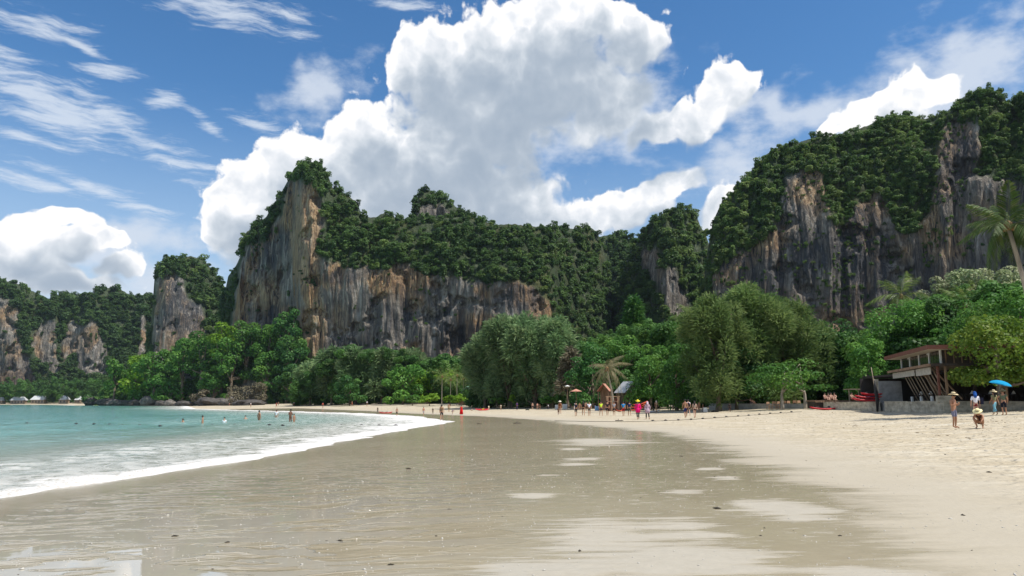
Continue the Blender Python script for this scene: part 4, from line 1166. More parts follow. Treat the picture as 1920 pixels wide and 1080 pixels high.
tree(BRO, 'dark tree behind the wind-bent coconut palm', 'broad', 1114, 1206, 622, 735, 140, L_BROAD, 38)
tree(BRO, 'wide glossy green tree over the orange boats', 'broad', 1168, 1268, 640, 753, 118, L_BROAD, 39)
tree(BRO, 'bright green tree with a low skirt of branches beside the boats', 'broad', 1220, 1318, 642, 757, 108, L_BROAD, 40)
tree(BRO, 'tall green crown below the cliff palm, behind the skirted tree', 'broad', 1244, 1336, 596, 700, 150, L_BROAD, 41)
tree(CAS, 'big brown-green casuarina whose left side hangs over the sand', 'plume', 1274, 1408, 556, 757, 98, L_OLIVE, 42, 'olive casuarinas right of the middle', 1.1)
tree(CAS, 'tallest olive casuarina, its top against the pale rock of the massif', 'plume', 1334, 1480, 532, 757, 102, L_OLIVE, 43, 'olive casuarinas right of the middle', 1.1)
tree(CAS, 'olive casuarina thinning out towards the right, over the pale forked trunk', 'plume', 1412, 1556, 566, 752, 104, L_OLIVE, 44, 'olive casuarinas right of the middle', 0.9)
tree(BRO, 'low spreading tree with a pale forked trunk above the red kayak', 'broad', 1412, 1560, 678, 728, 92, L_BROAD, 45, None, 0.7, M_BARK_PALE, 0.22, trunks=2)
tree(BRO, 'added dark green crown standing for the shadow low under the olive casuarinas, by the chairs', 'broad', 1318, 1440, 640, 748, 100, L_DARK, 46)  # dark crown added where the olive casuarina's low shadow lies
tree(BRO, 'mid green tree filling the gap above the forked trunk', 'broad', 1490, 1630, 602, 735, 108, L_DARK, 47)
tree(BRO, 'bright green tree hanging over the left eave of the beach restaurant', 'broad', 1574, 1668, 630, 742, 90, L_BROAD, 48)
tree(BRO, 'large glossy green crown behind the roof of the beach restaurant', 'broad', 1612, 1800, 564, 720, 96, L_BROAD, 49)
tree(BRO, 'dense mid green crown behind the big yellow-green tree', 'broad', 1770, 1930, 560, 690, 84, L_BROAD, 50)
g_fl = 'pale flowering trees above the restaurant'
tree(BRO, 'left one of the pale flowering crowns below the massif', 'broad', 1726, 1806, 522, 600, 132, L_PALE, 51, g_fl)
tree(BRO, 'highest of the pale flowering crowns, left of the palm trunk', 'broad', 1776, 1866, 500, 590, 128, L_PALE, 52, g_fl)
tree(BRO, 'pale flowering crown behind the trunk of the tall palm', 'broad', 1846, 1940, 502, 600, 124, L_PALE, 53, g_fl)
tree('sea_almond_tree', 'big yellow-green broad-leaved tree drooping in front of the restaurant', 'broad', 1778, 1962, 590, 722, 57, L_ALMOND, 54, None, 1.25, None, 0.3, leaf=7.0, nl=40)
tree('sea_almond_tree', 'upper green bough mass of the trees at the right edge, beside the palm trunk', 'broad', 1832, 1990, 536, 650, 62, L_BROAD, 55, None, 1.1, None, 0.25, leaf=6.5)
# palms
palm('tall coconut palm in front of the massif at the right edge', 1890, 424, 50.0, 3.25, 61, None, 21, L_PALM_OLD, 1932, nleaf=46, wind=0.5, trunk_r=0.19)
palm('coconut palm with a full green head left of the flowering trees', 1690, 556, 105.0, 4.6, 62, None, 17, L_PALM, nleaf=34)
palm('dark bushy palm between the flowering trees and the glossy crown', 1808, 572, 96.0, 3.8, 63, None, 16, L_PALM, nleaf=30)
palm('coconut palm rising above the woods at the foot of the dome', 1297, 590, 150.0, 4.6, 64, None, 15, L_PALM, nleaf=24)
palm('wind-bent coconut palm with dry yellowed fronds beside the wooden frame', 1138, 692, 112.0, 3.6, 65, None, 17, L_DRY, 1150, droops=(0.5, 0.9, 1.3), nleaf=26, wind=0.4)
for i, (x, y, lab) in enumerate([(829, 706, 'leftmost small palm of the grove beside the green-roofed hut'), (845, 712, 'second small palm from the left in the grove, lowest of them'), (857, 704, 'third small palm of the grove, tallest of them'), (869, 710, 'rightmost small palm of the grove, nearest the green-roofed hut')]):
    palm(lab, x, y, 196 + 3 * i, 3.4, 70 + i, 'small palms beside the green-roofed hut', 16, L_PALM, nleaf=14, trunk_r=0.085)
# trees crowding the headland
heads = [(196, 238, 684, 730, 498), (228, 282, 680, 735, 490), (262, 322, 668, 722, 478), (318, 372, 648, 700, 470), (350, 412, 634, 690, 462), (392, 448, 622, 676, 452), (436, 494, 612, 668, 446), (478, 536, 606, 670, 440),
         (520, 566, 590, 660, 432), (512, 572, 640, 700, 420), (292, 345, 712, 752, 470), (376, 428, 698, 752, 440), (250, 300, 722, 752, 486), (470, 530, 672, 728, 420), (524, 572, 690, 750, 404), (404, 470, 652, 706, 440)]
hl = ['leftmost low crown of the headland, above the dark rock', 'yellow-green crown near the left tip of the headland', 'broad flat crown above the white rock of the headland', 'crown on the left shoulder of the headland',
      'crown beside the grey rock slab of the headland', 'high bright crown left of the headland top', 'topmost bright crown in the middle of the headland', 'bright crown below the cave of the orange wall',
      'dark crown climbing the gully beside the tower', 'crown at the foot of the gully beside the tower', 'low crown over the boulders at the waterline', 'round bright crown low in the middle of the headland',
      'low crown over the black rocks at the tip of the headland', 'mid green crown right of the headland middle', 'dark crown where the headland meets the sand', 'crown in the hollow under the headland top']
for i, (a, b, c, d_, D) in enumerate(heads):
    c -= 14; a -= 4; b += 4
    tree(BRO, hl[i], 'broad', a, b, c, d_, D, L_DARK if i in (8, 9, 14) else (L_LIME if i in (1, 5) else L_BROAD), 200 + i, 'trees crowding the headland', 0.9)
tree('bare_tree', 'bare brown thicket above the rocks where the sand begins', 'broad', 428, 496, 714, 755, 392, L_TWIG, 230, None, 0.9, leaf=3.0)
tree('bare_tree', 'smaller bare brown thicket over the boulders in the middle of the headland', 'broad', 358, 396, 730, 755, 430, L_TWIG, 231, None, 0.9, leaf=3.0)
# bright bushes along the back of the beach
bush = [(756, 792, 742, 754, 212, 'small dull green bush at the left end of the row'), (784, 826, 738, 754, 205, 'broad bright green bush in the middle of the row'), (832, 856, 742, 754, 198, 'low bright green bush left of the hut'), (846, 878, 739, 754, 195, 'round bright green bush in front of the green-roofed hut'),
        (952, 968, 741, 755, 158, 'small bright green bush under the big casuarinas'), (1012, 1040, 744, 755, 150, 'flat green bush at the right end of the big casuarinas'), (918, 945, 745, 755, 160, 'dull low bush under the left of the big casuarinas'), (1040, 1064, 741, 754, 148, 'green bush beside the twin dark trunks')]
for i, (a, b, c, d_, D, lab) in enumerate(bush):
    tree('bush', lab, 'broad', a, b, c, d_, D, L_LIME if 'bright' in lab else L_BROAD, 260 + i, 'bushes along the back of the beach', 1.6, leaf=3.6, cat='bush')
# shrubs and saplings under and behind the front row: one mass, added and tinted dark to deepen the shade
rs = np.random.RandomState(15)
n = 900
px = rs.uniform(556, 1660, n)
Df = np.interp(px, [556, 700, 860, 880, 1070, 1090, 1180, 1240, 1300, 1420, 1520, 1660], [276, 252, 226, 172, 156, 142, 127, 118, 112, 108, 104, 98])
Dd = Df + rs.uniform(0, 14, n); r = rs.uniform(1.0, 2.3, n)
Xp = (px - 960) / F * Dd
zc = ground_z(Xp, Dd) + rs.uniform(0.2, 5.0, n)
forest('undergrowth', 'dark shrubs and saplings added to fill the shade under the beach trees', np.stack([Xp, Dd, zc], 1), r, CROWNS_JUN, np.clip(0.12 + 0.15 * rs.normal(size=n), 0, 1), 16, (0.8, 1.1))
# far palm wood across the bay
n = 260
px = rs.uniform(-260, 215, n); Dd = rs.uniform(790, 850, n); r = rs.uniform(4, 7.5, n)
zt = EYE + (HOR - rs.uniform(712, 742, n)) / F * Dd
forest('far_palm_wood', 'distant strip of palms and trees behind the huts across the bay', np.stack([(px - 960) / F * Dd, Dd, zt - r * 0.6], 1), r, CROWNS_JUN, np.clip(0.2 + 0.15 * rs.normal(size=n), 0, 1), 9, (0.9, 1.5))

# ------------------------------------------------------------------ materials of made things
M_CONC = simple_mat('weathered_concrete', (0.42, 0.375, 0.29), 0.9, 0.15, 0.45, 1.3, 0.02, (1, 1, 2.2))
M_CONC_D = simple_mat('grey_concrete', (0.30, 0.30, 0.29), 0.9, 0.15, 0.3, 1.6, 0.01)
M_WOOD = simple_mat('weathered_wood', (0.23, 0.15, 0.095), 0.8, 0.2, 0.35, 4.0, 0.01, (1, 1, 0.2))
M_WOOD_P = simple_mat('pale_wood', (0.30, 0.235, 0.17), 0.75, 0.2, 0.3, 4.0, 0.01, (1, 1, 0.2))
M_WOOD_R = simple_mat('new_timber', (0.42, 0.26, 0.165), 0.75, 0.2, 0.2, 4.0)
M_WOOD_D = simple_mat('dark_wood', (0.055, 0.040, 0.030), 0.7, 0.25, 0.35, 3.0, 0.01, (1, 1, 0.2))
M_FASCIA = simple_mat('red_brown_fascia', (0.16, 0.062, 0.042), 0.6, 0.3, 0.2, 2.0)
M_SOFFIT = simple_mat('cream_soffit', (0.55, 0.49, 0.39), 0.7, 0.2, 0.08, 1.0)
M_BLIND = simple_mat('rolled_canvas', (0.42, 0.39, 0.33), 0.9, 0.1, 0.2, 3.0)
M_WHITE = paint((0.72, 0.71, 0.68), var=0.08)
M_GLASS = simple_mat('dark_glass', (0.035, 0.032, 0.030), 0.12, 0.5, 0.2, 1.0)
M_RED = simple_mat('red_plastic', (0.50, 0.022, 0.030), 0.38, 0.4, 0.15, 1.5)
M_ORANGE = simple_mat('orange_plastic', (0.52, 0.085, 0.03), 0.4, 0.4, 0.2, 1.5)
M_YELLOW = simple_mat('yellow_plastic', (0.70, 0.42, 0.06), 0.4, 0.4, 0.15, 1.5)
M_STEEL = simple_mat('dull_metal', (0.30, 0.31, 0.32), 0.45, 0.5, 0.2, 3.0, metal=0.6)
M_GREEN_ROOF = simple_mat('green_roof_sheet', (0.19, 0.36, 0.25), 0.55, 0.3, 0.15, 2.0)
M_GREY_ROOF = simple_mat('grey_roof_sheet', (0.38, 0.39, 0.39), 0.55, 0.3, 0.2, 2.0)
M_PINK_ROOF = simple_mat('salmon_roof_tile', (0.50, 0.235, 0.165), 0.7, 0.25, 0.2, 3.0)
M_PALE_ROOF = simple_mat('pale_roof_sheet', (0.52, 0.53, 0.54), 0.5, 0.3, 0.12, 0.3)
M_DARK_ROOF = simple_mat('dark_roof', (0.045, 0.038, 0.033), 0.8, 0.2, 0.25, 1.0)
M_BOULDER = simple_mat('sea_worn_rock', (0.075, 0.068, 0.062), 0.92, 0.15, 0.55, 0.35, 0.3)
M_BOULDER_L = simple_mat('pale_boulder', (0.15, 0.135, 0.12), 0.92, 0.15, 0.5, 0.35, 0.3)

def V3(p): return Vector((float(p[0]), float(p[1]), float(p[2])))
# ---- restaurant at the right: local frame a along the sea front, b towards the sea
RC = Vector((33.3, 59.3, 0)); RE = Vector((0.263, 0.965, 0)); RN = Vector((-0.965, 0.263, 0))
def rp(a, b, z): return RC + RE * a + RN * b + Vector((0, 0, z))
def slab(name, mat, a0, a1, b0, b1, z0, z1, parent, dz=0.0):
    org = parent.matrix_basis.translation if parent is not None else Vector((0, 0, 0))
    mb = MB()
    vs = [rp(a, b, z) - org for z in (z0, z1) for a, b in ((a0, b0), (a1, b0), (a1, b1), (a0, b1))]
    mb.add(vs, [(3, 2, 1, 0), (4, 5, 6, 7), (0, 1, 5, 4), (1, 2, 6, 5), (2, 3, 7, 6), (3, 0, 4, 7)])
    return mb.build(name, mat, parent)
rest = thing('beach_restaurant', 'two storey wooden beach restaurant with flat overhanging roof and slanted poles', 'restaurant', rp(7, -5, 2.0))
RO = rest.location.copy()
def rbeam(name, mat, p, q, w, h=None, parent=None):
    mb = MB(); mb.beam(p - RO, q - RO, w, h); return mb.build(name, mat, parent or rest)
roof = slab('roof', M_SOFFIT, 0, 15.8, 0, -11, 6.24, 6.30, rest)
slab('fascia', M_FASCIA, -0.06, 15.86, 0.06, 0.002, 6.22, 6.56, rest)
slab('fascia', M_FASCIA, -0.06, -0.002, -0.003, -11, 6.22, 6.56, rest)
slab('roof_sheet', M_FASCIA, 0, 15.8, 0, -11, 6.303, 6.54, rest)
slab('deck', M_WOOD_P, 0.6, 15.8, -0.25, -11, 4.98, 5.10, rest)
slab('deck_beam', M_WOOD, 0.55, 15.85, -0.12, -0.247, 4.90, 5.12, rest)
slab('deck_beam', M_WOOD_D, 0.52, 0.597, -0.25, -11, 4.90, 5.12, rest)
# glazed upper storey
na = 4
for i in range(na):
    a0 = 1.5 + i * 3.3; a1 = a0 + 3.3
    w = slab('window', M_WOOD_D, a0 + 0.12, a1 - 0.12, -1.30, -1.36, 5.12, 6.22, rest)
    mb = MB()
    for k in range(3):
        q0 = a0 + 0.2 + k * 0.98; q1 = q0 + 0.88
        vs = [rp(a, b, z) - RO for z in (5.25, 6.14) for a, b in ((q0, -1.27), (q1, -1.27), (q1, -1.295), (q0, -1.295))]
        mb.add(vs, [(3, 2, 1, 0), (4, 5, 6, 7), (0, 1, 5, 4), (1, 2, 6, 5), (2, 3, 7, 6), (3, 0, 4, 7)])
    mb.build('pane', M_GLASS, w)
for i in range(na + 1):
    a0 = 1.5 + i * 3.3
    rbeam('post', M_WHITE, rp(a0, -1.26, 5.10), rp(a0, -1.26, 6.24), 0.13)
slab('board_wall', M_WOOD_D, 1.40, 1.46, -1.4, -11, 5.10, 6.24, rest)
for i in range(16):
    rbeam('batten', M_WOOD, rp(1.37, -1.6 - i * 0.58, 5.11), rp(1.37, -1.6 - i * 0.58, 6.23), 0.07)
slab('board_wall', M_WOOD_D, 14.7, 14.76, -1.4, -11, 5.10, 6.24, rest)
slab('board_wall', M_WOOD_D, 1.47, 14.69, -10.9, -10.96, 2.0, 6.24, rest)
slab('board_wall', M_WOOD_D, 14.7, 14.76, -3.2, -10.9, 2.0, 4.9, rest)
# rolled blinds and slanted poles under the deck
slab('rolled_blind', M_BLIND, 1.4, 6.0, -0.40, -0.46, 4.28, 4.86, rest)
slab('rolled_blind', M_BLIND, 6.5, 14.8, -0.40, -0.46, 4.34, 4.86, rest)
for i in range(10):
    a0 = 1.7 + i * 1.02 + (0.35 if i > 3 else 0) + (0.3 if i > 6 else 0)
    mb = MB(); mb.tube([rp(a0, -0.55, 4.9) - RO, rp(a0 - 0.15, -1.75, 2.02) - RO], 0.052, 6); mb.build('slanted_pole', M_WOOD_P, rest, True)
for a0, b0, a1, b1 in ((3.2, -1.0, 1.0, -2.4), (5.9, -1.0, 7.6, -2.6), (8.6, -1.2, 6.9, -3.2)):
    rbeam('brace', M_WOOD, rp(a0, b0, 4.88), rp(a1, b1, 2.3), 0.10)
for b0 in (-0.8, -1.35):
    rbeam('column', M_FASCIA if b0 > -1 else M_WOOD, rp(0.85, b0, 2.55), rp(0.85, b0, 4.9), 0.15)
rbeam('column', M_WOOD, rp(0.85, -5.5, 2.0), rp(0.85, -5.5, 4.9), 0.16)
rbeam('column', M_WOOD, rp(0.85, -10.4, 2.0), rp(0.85, -10.4, 4.9), 0.16)
slab('column_base', M_CONC, 0.55, 1.15, -0.55, -1.6, 2.0, 2.55, rest)
for a0 in (4.0, 7.4, 10.6):
    rbeam('stub_post', M_WHITE, rp(a0, -1.0, 2.0), rp(a0, -1.0, 2.55), 0.16)
for a0 in (4.9, 11.6):
    mb = MB(); mb.ball(rp(a0, -1.15, 6.12) - RO, 0.07, 8, 6); mb.build('bulb', M_WHITE, rest, True)
# grey wall panel and pole at the left end
c = at(1669, 732, 73.5)
t = thing('concrete_screen', 'grey concrete screen wall at the left end of the beach restaurant', 'wall', (c[0], c[1], 2.0))
MB().box((0, 0, 1.05), (2.25, 0.18, 2.1)).build('wall', M_CONC_D, t)
MB().box((-1.25, 0.1, 1.15), (0.35, 0.2, 2.3)).build('pier', M_CONC, t)
c = at(1643, 765, 70.0); b = gz(c[0], c[1])
t = thing('flag_pole', 'dark leaning pole with a furled black flag at the end of the red kayak stack', 'pole', (c[0], c[1], b))
MB().tube([(0.1, 0, -0.3), (-0.02, 0, 2.4), (-0.2, 0, 4.2)], [0.06, 0.05, 0.035], 7).build('pole', M_WOOD_P, t, True)
MB().tube([(0.08, -0.03, 0.1), (0.12, -0.05, 1.2), (0.03, -0.05, 2.3), (0.0, -0.04, 3.0)], [0.10, 0.17, 0.15, 0.03], 8).build('furled_flag', paint((0.02, 0.02, 0.022)), t, True)

# ---- low sea wall, built panel by panel
def wall_run(name, label, pts, top, th, panel, mat):
    c0 = V3((pts[0][0], pts[0][1], 0))
    w = thing(name, label, 'wall', c0)
    for (x0, y0), (x1, y1) in zip(pts[:-1], pts[1:]):
        L = math.hypot(x1 - x0, y1 - y0); n = max(1, round(L / panel))
        for i in range(n):
            f0, f1 = i / n + 0.012 / L, (i + 1) / n - 0.012 / L
            p = Vector((x0 + (x1 - x0) * f0, y0 + (y1 - y0) * f0, 0)) - c0; q = Vector((x0 + (x1 - x0) * f1, y0 + (y1 - y0) * f1, 0)) - c0
            z0 = 0.7
            hh = top + random.Random(i * 7 + int(x0)).uniform(-0.02, 0.02)
            mb = MB(); m_ = Vector((0, 0, (z0 + hh) / 2)); mb.beam(p + m_, q + m_, th, hh - z0)
            mb.build('panel', mat, w)
            mb = MB(); m_ = Vector((0, 0, hh + 0.032)); mb.beam(p + m_, q + m_, th + 0.08, 0.06); mb.build('coping', mat, w)
    return w
pw = lambda px, D: ((px - 960) / F * D, D)
wall_run('sea_wall', 'low stained concrete wall below the slanted poles and the dining terrace', [pw(1652, 71), pw(1757, 59.5), pw(1925, 61.5), pw(2100, 64)], 2.06, 0.22, 2.4, M_CONC)
wall_run('sea_wall', 'low concrete wall behind the red kayak lying on the sand', [pw(1518, 91), pw(1640, 73)], 2.02, 0.22, 2.6, M_CONC)
wall_run('sea_wall', 'knee high grey wall in the shade below the wooden chairs', [pw(1325, 103), pw(1440, 97), pw(1512, 91.5)], 1.82, 0.22, 3.0, M_CONC_D)
# terrace floor behind the wall
mb = MB(); mb.prism([pw(1660, 71.5), pw(1760, 60), pw(1925, 62), pw(2120, 65), pw(2120, 90), pw(1560, 100), pw(1524, 91.5)], 1.2, 1.97)
tag(mb.build('terrace_floor', M_CONC_D), 'concrete floor of the dining terrace', 'floor', kind='structure')
# pavilion with dark roof and back wall, added to keep the terrace dark
pv = thing('shade_pavilion', 'dark open dining pavilion under the big yellow-green tree at the right edge', 'pavilion', (46, 72, 1.97))
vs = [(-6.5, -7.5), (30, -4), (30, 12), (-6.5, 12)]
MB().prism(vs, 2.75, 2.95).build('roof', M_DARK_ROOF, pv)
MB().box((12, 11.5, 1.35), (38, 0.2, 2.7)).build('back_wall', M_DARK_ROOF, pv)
for x in (-6.2, -0.5, 5.2, 11, 17):
    MB().box((x, -7.2 + 0.1 * x, 1.37), (0.2, 0.2, 2.74)).build('post', M_WOOD_D, pv)
MB().box((12, -4.0, 0.5), (34, 0.06, 0.10)).build('rail', M_WOOD_D, pv)
spots = [(1783, 63.5, 'dining table with a white napkin left of the standing man'), (1814, 63.5, 'dining table with a white napkin between the standing man and the woman in white'), (1848, 64, 'dining table with a white napkin left of the blue umbrella'), (1891, 64, 'dining table with a white napkin right of the blue umbrella'),
         (1921, 64.5, 'dining table with a white napkin at the right edge'), (1719, 68.5, 'dining table seen between the slanted poles of the restaurant'), (1737, 66.5, 'dining table behind the last slanted poles, beside the column base')]
for px_, D_, lab in spots:
    x, y = pw(px_, D_)
    t = thing('dining_table', lab, 'table', (x, y, 1.97), 0, 'tables on the dining terrace')
    MB().box((0, 0, 0.74), (0.9, 0.8, 0.04)).build('tabletop', M_WOOD_D, t)
    for sx in (-1, 1):
        for sy in (-1, 1): MB().box((0.38 * sx, 0.33 * sy, 0.36), (0.06, 0.06, 0.72)).build('leg', M_WOOD_D, t)
    mb = MB(); mb.add([(-0.14, -0.1, 0.762), (0.14, -0.1, 0.762), (0.14, 0.1, 0.762), (-0.14, 0.1, 0.762), (0, 0, 1.06), (0.05, -0.06, 1.0)], [(0, 1, 5), (1, 2, 4, 5), (2, 3, 4), (3, 0, 5, 4), (3, 2, 1, 0)])
    nb = mobj('napkin', mb.mesh('napkin', M_WHITE)); nb.location = (x, y, 1.97)
    tag(nb, 'folded white napkin on the ' + lab.replace('with a white napkin ', '').replace('dining ', ''), 'napkin', 'napkins on the dining tables')

# ---- wooden chairs and the sun deck under the forked tree
for i in range(7):
    px_ = 1436 + i * 9.6
    x, y = pw(px_, 95 + (i % 2) * 0.8); b = gz(x, y)
    labs = ['leftmost wooden chair in the shade behind the grey wall', 'second wooden chair from the left behind the grey wall', 'third wooden chair from the left behind the grey wall', 'middle one of the seven wooden chairs behind the grey wall', 'third wooden chair from the right behind the grey wall', 'second wooden chair from the right behind the grey wall', 'rightmost wooden chair in the shade, nearest the sun deck']
    t = thing('wooden_chair', labs[i], 'chair', (x, y, b), 0.3 * (-1) ** i, 'wooden chairs behind the grey wall')
    MB().box((0, 0, 0.46), (0.46, 0.44, 0.05)).build('seat', M_WOOD_R, t)
    MB().box((0, 0.22, 0.80), (0.46, 0.04, 0.30)).build('backrest', M_WOOD_R, t)
    for sx in (-1, 1):
        MB().box((0.2 * sx, -0.19, 0.22), (0.05, 0.05, 0.44)).build('leg', M_WOOD_R, t)
        MB().box((0.2 * sx, 0.19, 0.33), (0.05, 0.05, 0.66)).build('leg', M_WOOD_R, t)
x, y = pw(1558, 88); b = gz(x, y)
t = thing('sun_deck', 'raised dark timber deck under the forked tree with sunbathers on it', 'deck', (x, y, b))
MB().box((0, 0.6, 0.88), (5.2, 2.6, 0.14)).build('deck_top', M_WOOD, t)
MB().box((0, 0.6, 0.4), (5.0, 2.4, 0.8)).build('deck_skirt', M_WOOD_D, t)
for i in range(9): MB().box((-2.3 + i * 0.57, -0.72, 0.80), (0.5, 0.05, 0.2)).build('plank', M_WOOD, t)
DECK_Z = b + 0.95
# pale shelter roof between the forked tree and the screen wall
x, y = pw(1610, 86); b = gz(x, y)
t = thing('shade_shelter', 'small flat shelter on thin posts behind the red kayak stack', 'shelter', (x, y, b))
MB().box((0, 0, 2.15), (3.4, 2.0, 0.08)).build('roof', M_WOOD_P, t)
for sx in (-1.5, -0.4, 0.7, 1.5): MB().box((sx, 0, 1.05), (0.1, 0.1, 2.1)).build('post', M_WOOD_P, t)
MB().box((0.9, 0.2, 0.7), (0.9, 0.5, 1.0)).build('cupboard', M_WOOD, t)

# ---- kayaks
def kayak_mesh(L, mat, w=0.74, h=0.34):
    mb = MB(); n = 15; k = 10
    rings = []
    for i in range(n):
        t_ = i / (n - 1); s_ = max(0.03, math.sin(math.pi * t_) ** 0.55)
        rise = 0.20 * abs(2 * t_ - 1) ** 2.4
        ring = []
        for j in range(k):
            a = 2 * math.pi * j / k
            zz = math.sin(a) * h * 0.5 * (s_ ** 0.35)
            deck = 0.35 if zz > 0 else 1.0
            cut = -0.08 if (zz > 0 and 0.32 < t_ < 0.68 and abs(math.cos(a)) < 0.72) else 0.0
            ring.append(((t_ - 0.5) * L, math.cos(a) * w * 0.5 * s_, h * 0.5 + zz * deck + rise + cut))
        rings.append(ring)
    vs = [p for r_ in rings for p in r_]
    fs = [(i * k + j, i * k + (j + 1) % k, (i + 1) * k + (j + 1) % k, (i + 1) * k + j) for i in range(n - 1) for j in range(k)]
    fs += [tuple(range(k))[::-1], tuple(range((n - 1) * k, n * k))]
    mb.add(vs, fs)
    return mb.mesh('hull', mat, True)
def kayak(label, loc, rz, L=3.4, mat=None, group=None, tilt=0.0, second=None):
    t = thing('kayak', label, 'kayak', loc, rz, group)
    t.rotation_euler = (tilt, 0, rz)
    mobj('hull', kayak_mesh(L, mat or M_RED), t)
    MB().box((0.05 * L, 0, 0.27), (0.12 * L, 0.42, 0.06)).box((0.11 * L, 0, 0.36), (0.02 * L, 0.42, 0.22)).build('seat', second or paint((0.03, 0.03, 0.035)), t)
    MB().tube([(-0.30 * L, 0, 0.355), (-0.24 * L, 0, 0.385), (-0.18 * L, 0, 0.335)], 0.02, 5).build('handle', paint((0.03, 0.03, 0.035)), t)
    return t
p = hit(1548, 769)
kayak('single red kayak lying on the sand in front of the concrete wall', p, 0.18, 3.6 * p[1] / 78, M_RED)
sx_, sy_ = pw(1620, 73.5)
kayak('lowest red kayak of the stack on the wall beside the flag pole', (sx_, sy_, 2.10), 0.12, 3.3, M_RED, 'red kayaks stacked on the wall')
kayak('middle red kayak of the stack on the wall beside the flag pole', (sx_ + 0.25, sy_ + 0.1, 2.38), 0.05, 3.1, M_RED, 'red kayaks stacked on the wall', 0.12)
kayak('topmost red kayak of the stack, tilted, beside the flag pole', (sx_ + 0.55, sy_, 2.62), 0.10, 2.5, M_RED, 'red kayaks stacked on the wall', -0.2)
p = hit(904, 766.5)
kayak('red and yellow kayak alone on the far sand below the big casuarinas', p, 0.25, 28 / F * p[1], M_RED, None, 0.35, M_YELLOW)
p = on_level(723, 775.5)
kayak('red kayak floating in the shallows beside a person in black', (p[0], p[1], 0.0), 0.12, 25 / F * p[1], M_RED)
for i, (px_, py_, z_, dx, lab) in enumerate([(1192, 757, 0.0, 0, 'lowest orange kayak of the slanting pile beside the grey-roofed hut'), (1194, 757, 0.40, 0.25, 'second orange kayak up in the slanting pile by the grey-roofed hut'), (1197, 757, 0.78, 0.4, 'topmost orange kayak of the slanting pile by the grey-roofed hut')]):
    x, y = pw(px_, 112)
    k_ = kayak(lab, (x + dx * 0.4, y + 0.2 * i, gz(x, y) + z_ + 0.15), 0.1, 2.4, M_ORANGE, 'orange kayaks piled by the grey-roofed hut')
    k_.rotation_euler = (0.1, -0.22, 0.15)
p = hit(1161, 758.5); kayak('orange-red kayak on the sand behind the walking group', p, 0.1, 12 / F * p[1] * 1.1, M_ORANGE)
p = hit(1222, 757); kayak('small pale surfboard-like kayak under the skirted tree', p, 0.3, 2.4, M_WHITE)

# ---- huts in the middle
def gable_hut(label, px0, px1, ytop, yeave, D, roofmat, wallmat, rz=0.0, depth=3.5, open_front=True):
    x = ((px0 + px1) / 2 - 960) / F * D; w = (px1 - px0) / F * D
    b = gz(x, D); zt = at(960, ytop, D)[2] - b; ze = at(960, yeave, D)[2] - b
    t = thing('beach_hut', label, 'hut', (x, D, b), rz)
    hw, hd = w / 2, depth / 2
    for sgn, nm in ((-1, 'roof'), (1, 'roof')):
        mb = MB()
        vs = [(sgn * hw, -hd, ze), (sgn * hw, hd, ze), (0, hd, zt), (0, -hd, zt)]
        vs2 = [(a, b_, z_ + 0.08) for a, b_, z_ in vs]
        mb.add(vs + vs2, [(0, 1, 2, 3), (7, 6, 5, 4), (0, 4, 5, 1), (1, 5, 6, 2), (2, 6, 7, 3), (3, 7, 4, 0)])
        mb.build(nm, roofmat, t)
    MB().add([(-hw * 0.8, hd * 0.8, -0.3), (hw * 0.8, hd * 0.8, -0.3), (hw * 0.8, hd * 0.8, ze + 0.1), (0, hd * 0.8, zt - 0.1), (-hw * 0.8, hd * 0.8, ze + 0.1), (-hw * 0.8, hd * 0.8 + 0.1, -0.3), (hw * 0.8, hd * 0.8 + 0.1, -0.3), (hw * 0.8, hd * 0.8 + 0.1, ze + 0.1), (0, hd * 0.8 + 0.1, zt - 0.1), (-hw * 0.8, hd * 0.8 + 0.1, ze + 0.1)], [(0, 1, 2, 3, 4), (9, 8, 7, 6, 5)]).build('back_wall', wallmat, t)
    for sx in (-1, 1):
        for sy in (-1, 1): MB().box((hw * 0.8 * sx, hd * 0.82 * sy, ze / 2 - 0.1), (0.13, 0.13, ze + 0.2)).build('post', M_WOOD, t)
    MB().box((0, -hd * 0.8, 0.5), (w * 0.75, 0.08, 0.8)).build('railing', wallmat, t)
    return t
gable_hut('dark wooden hut with a pale green roof beside the small palms', 860, 900, 725, 745, 200, M_GREEN_ROOF, M_WOOD, -0.25, 4.0)
gable_hut('hut with a salmon tiled roof left of the bare wooden frame', 1120, 1143, 720, 734, 123, M_PINK_ROOF, M_WOOD, -0.3, 2.6)
gable_hut('hut with a grey sheet roof rising to the right of the bare wooden frame', 1156, 1198, 716, 737, 121, M_GREY_ROOF, M_WOOD_P, 0.45, 3.2)
x, y = pw(1148, 117); b = gz(x, y)
t = thing('timber_frame', 'bare new timber frame standing between the two small huts', 'wooden frame', (x, y, b))
for ax in (-0.85, -0.2, 0.85):
    for ay in (0, 1.3): MB().box((ax, ay, 1.05), (0.12, 0.12, 2.3)).build('post', M_WOOD_R, t)
for ay in (0, 1.3):
    MB().box((0, ay, 2.26), (2.1, 0.12, 0.12)).build('beam', M_WOOD_R, t); MB().box((0, ay, 1.5), (1.58, 0.08, 0.10)).build('beam', M_WOOD_R, t)
MB().box((0, 1.45, 1.0), (1.9, 0.05, 2.0)).build('back_boards', M_FASCIA, t)
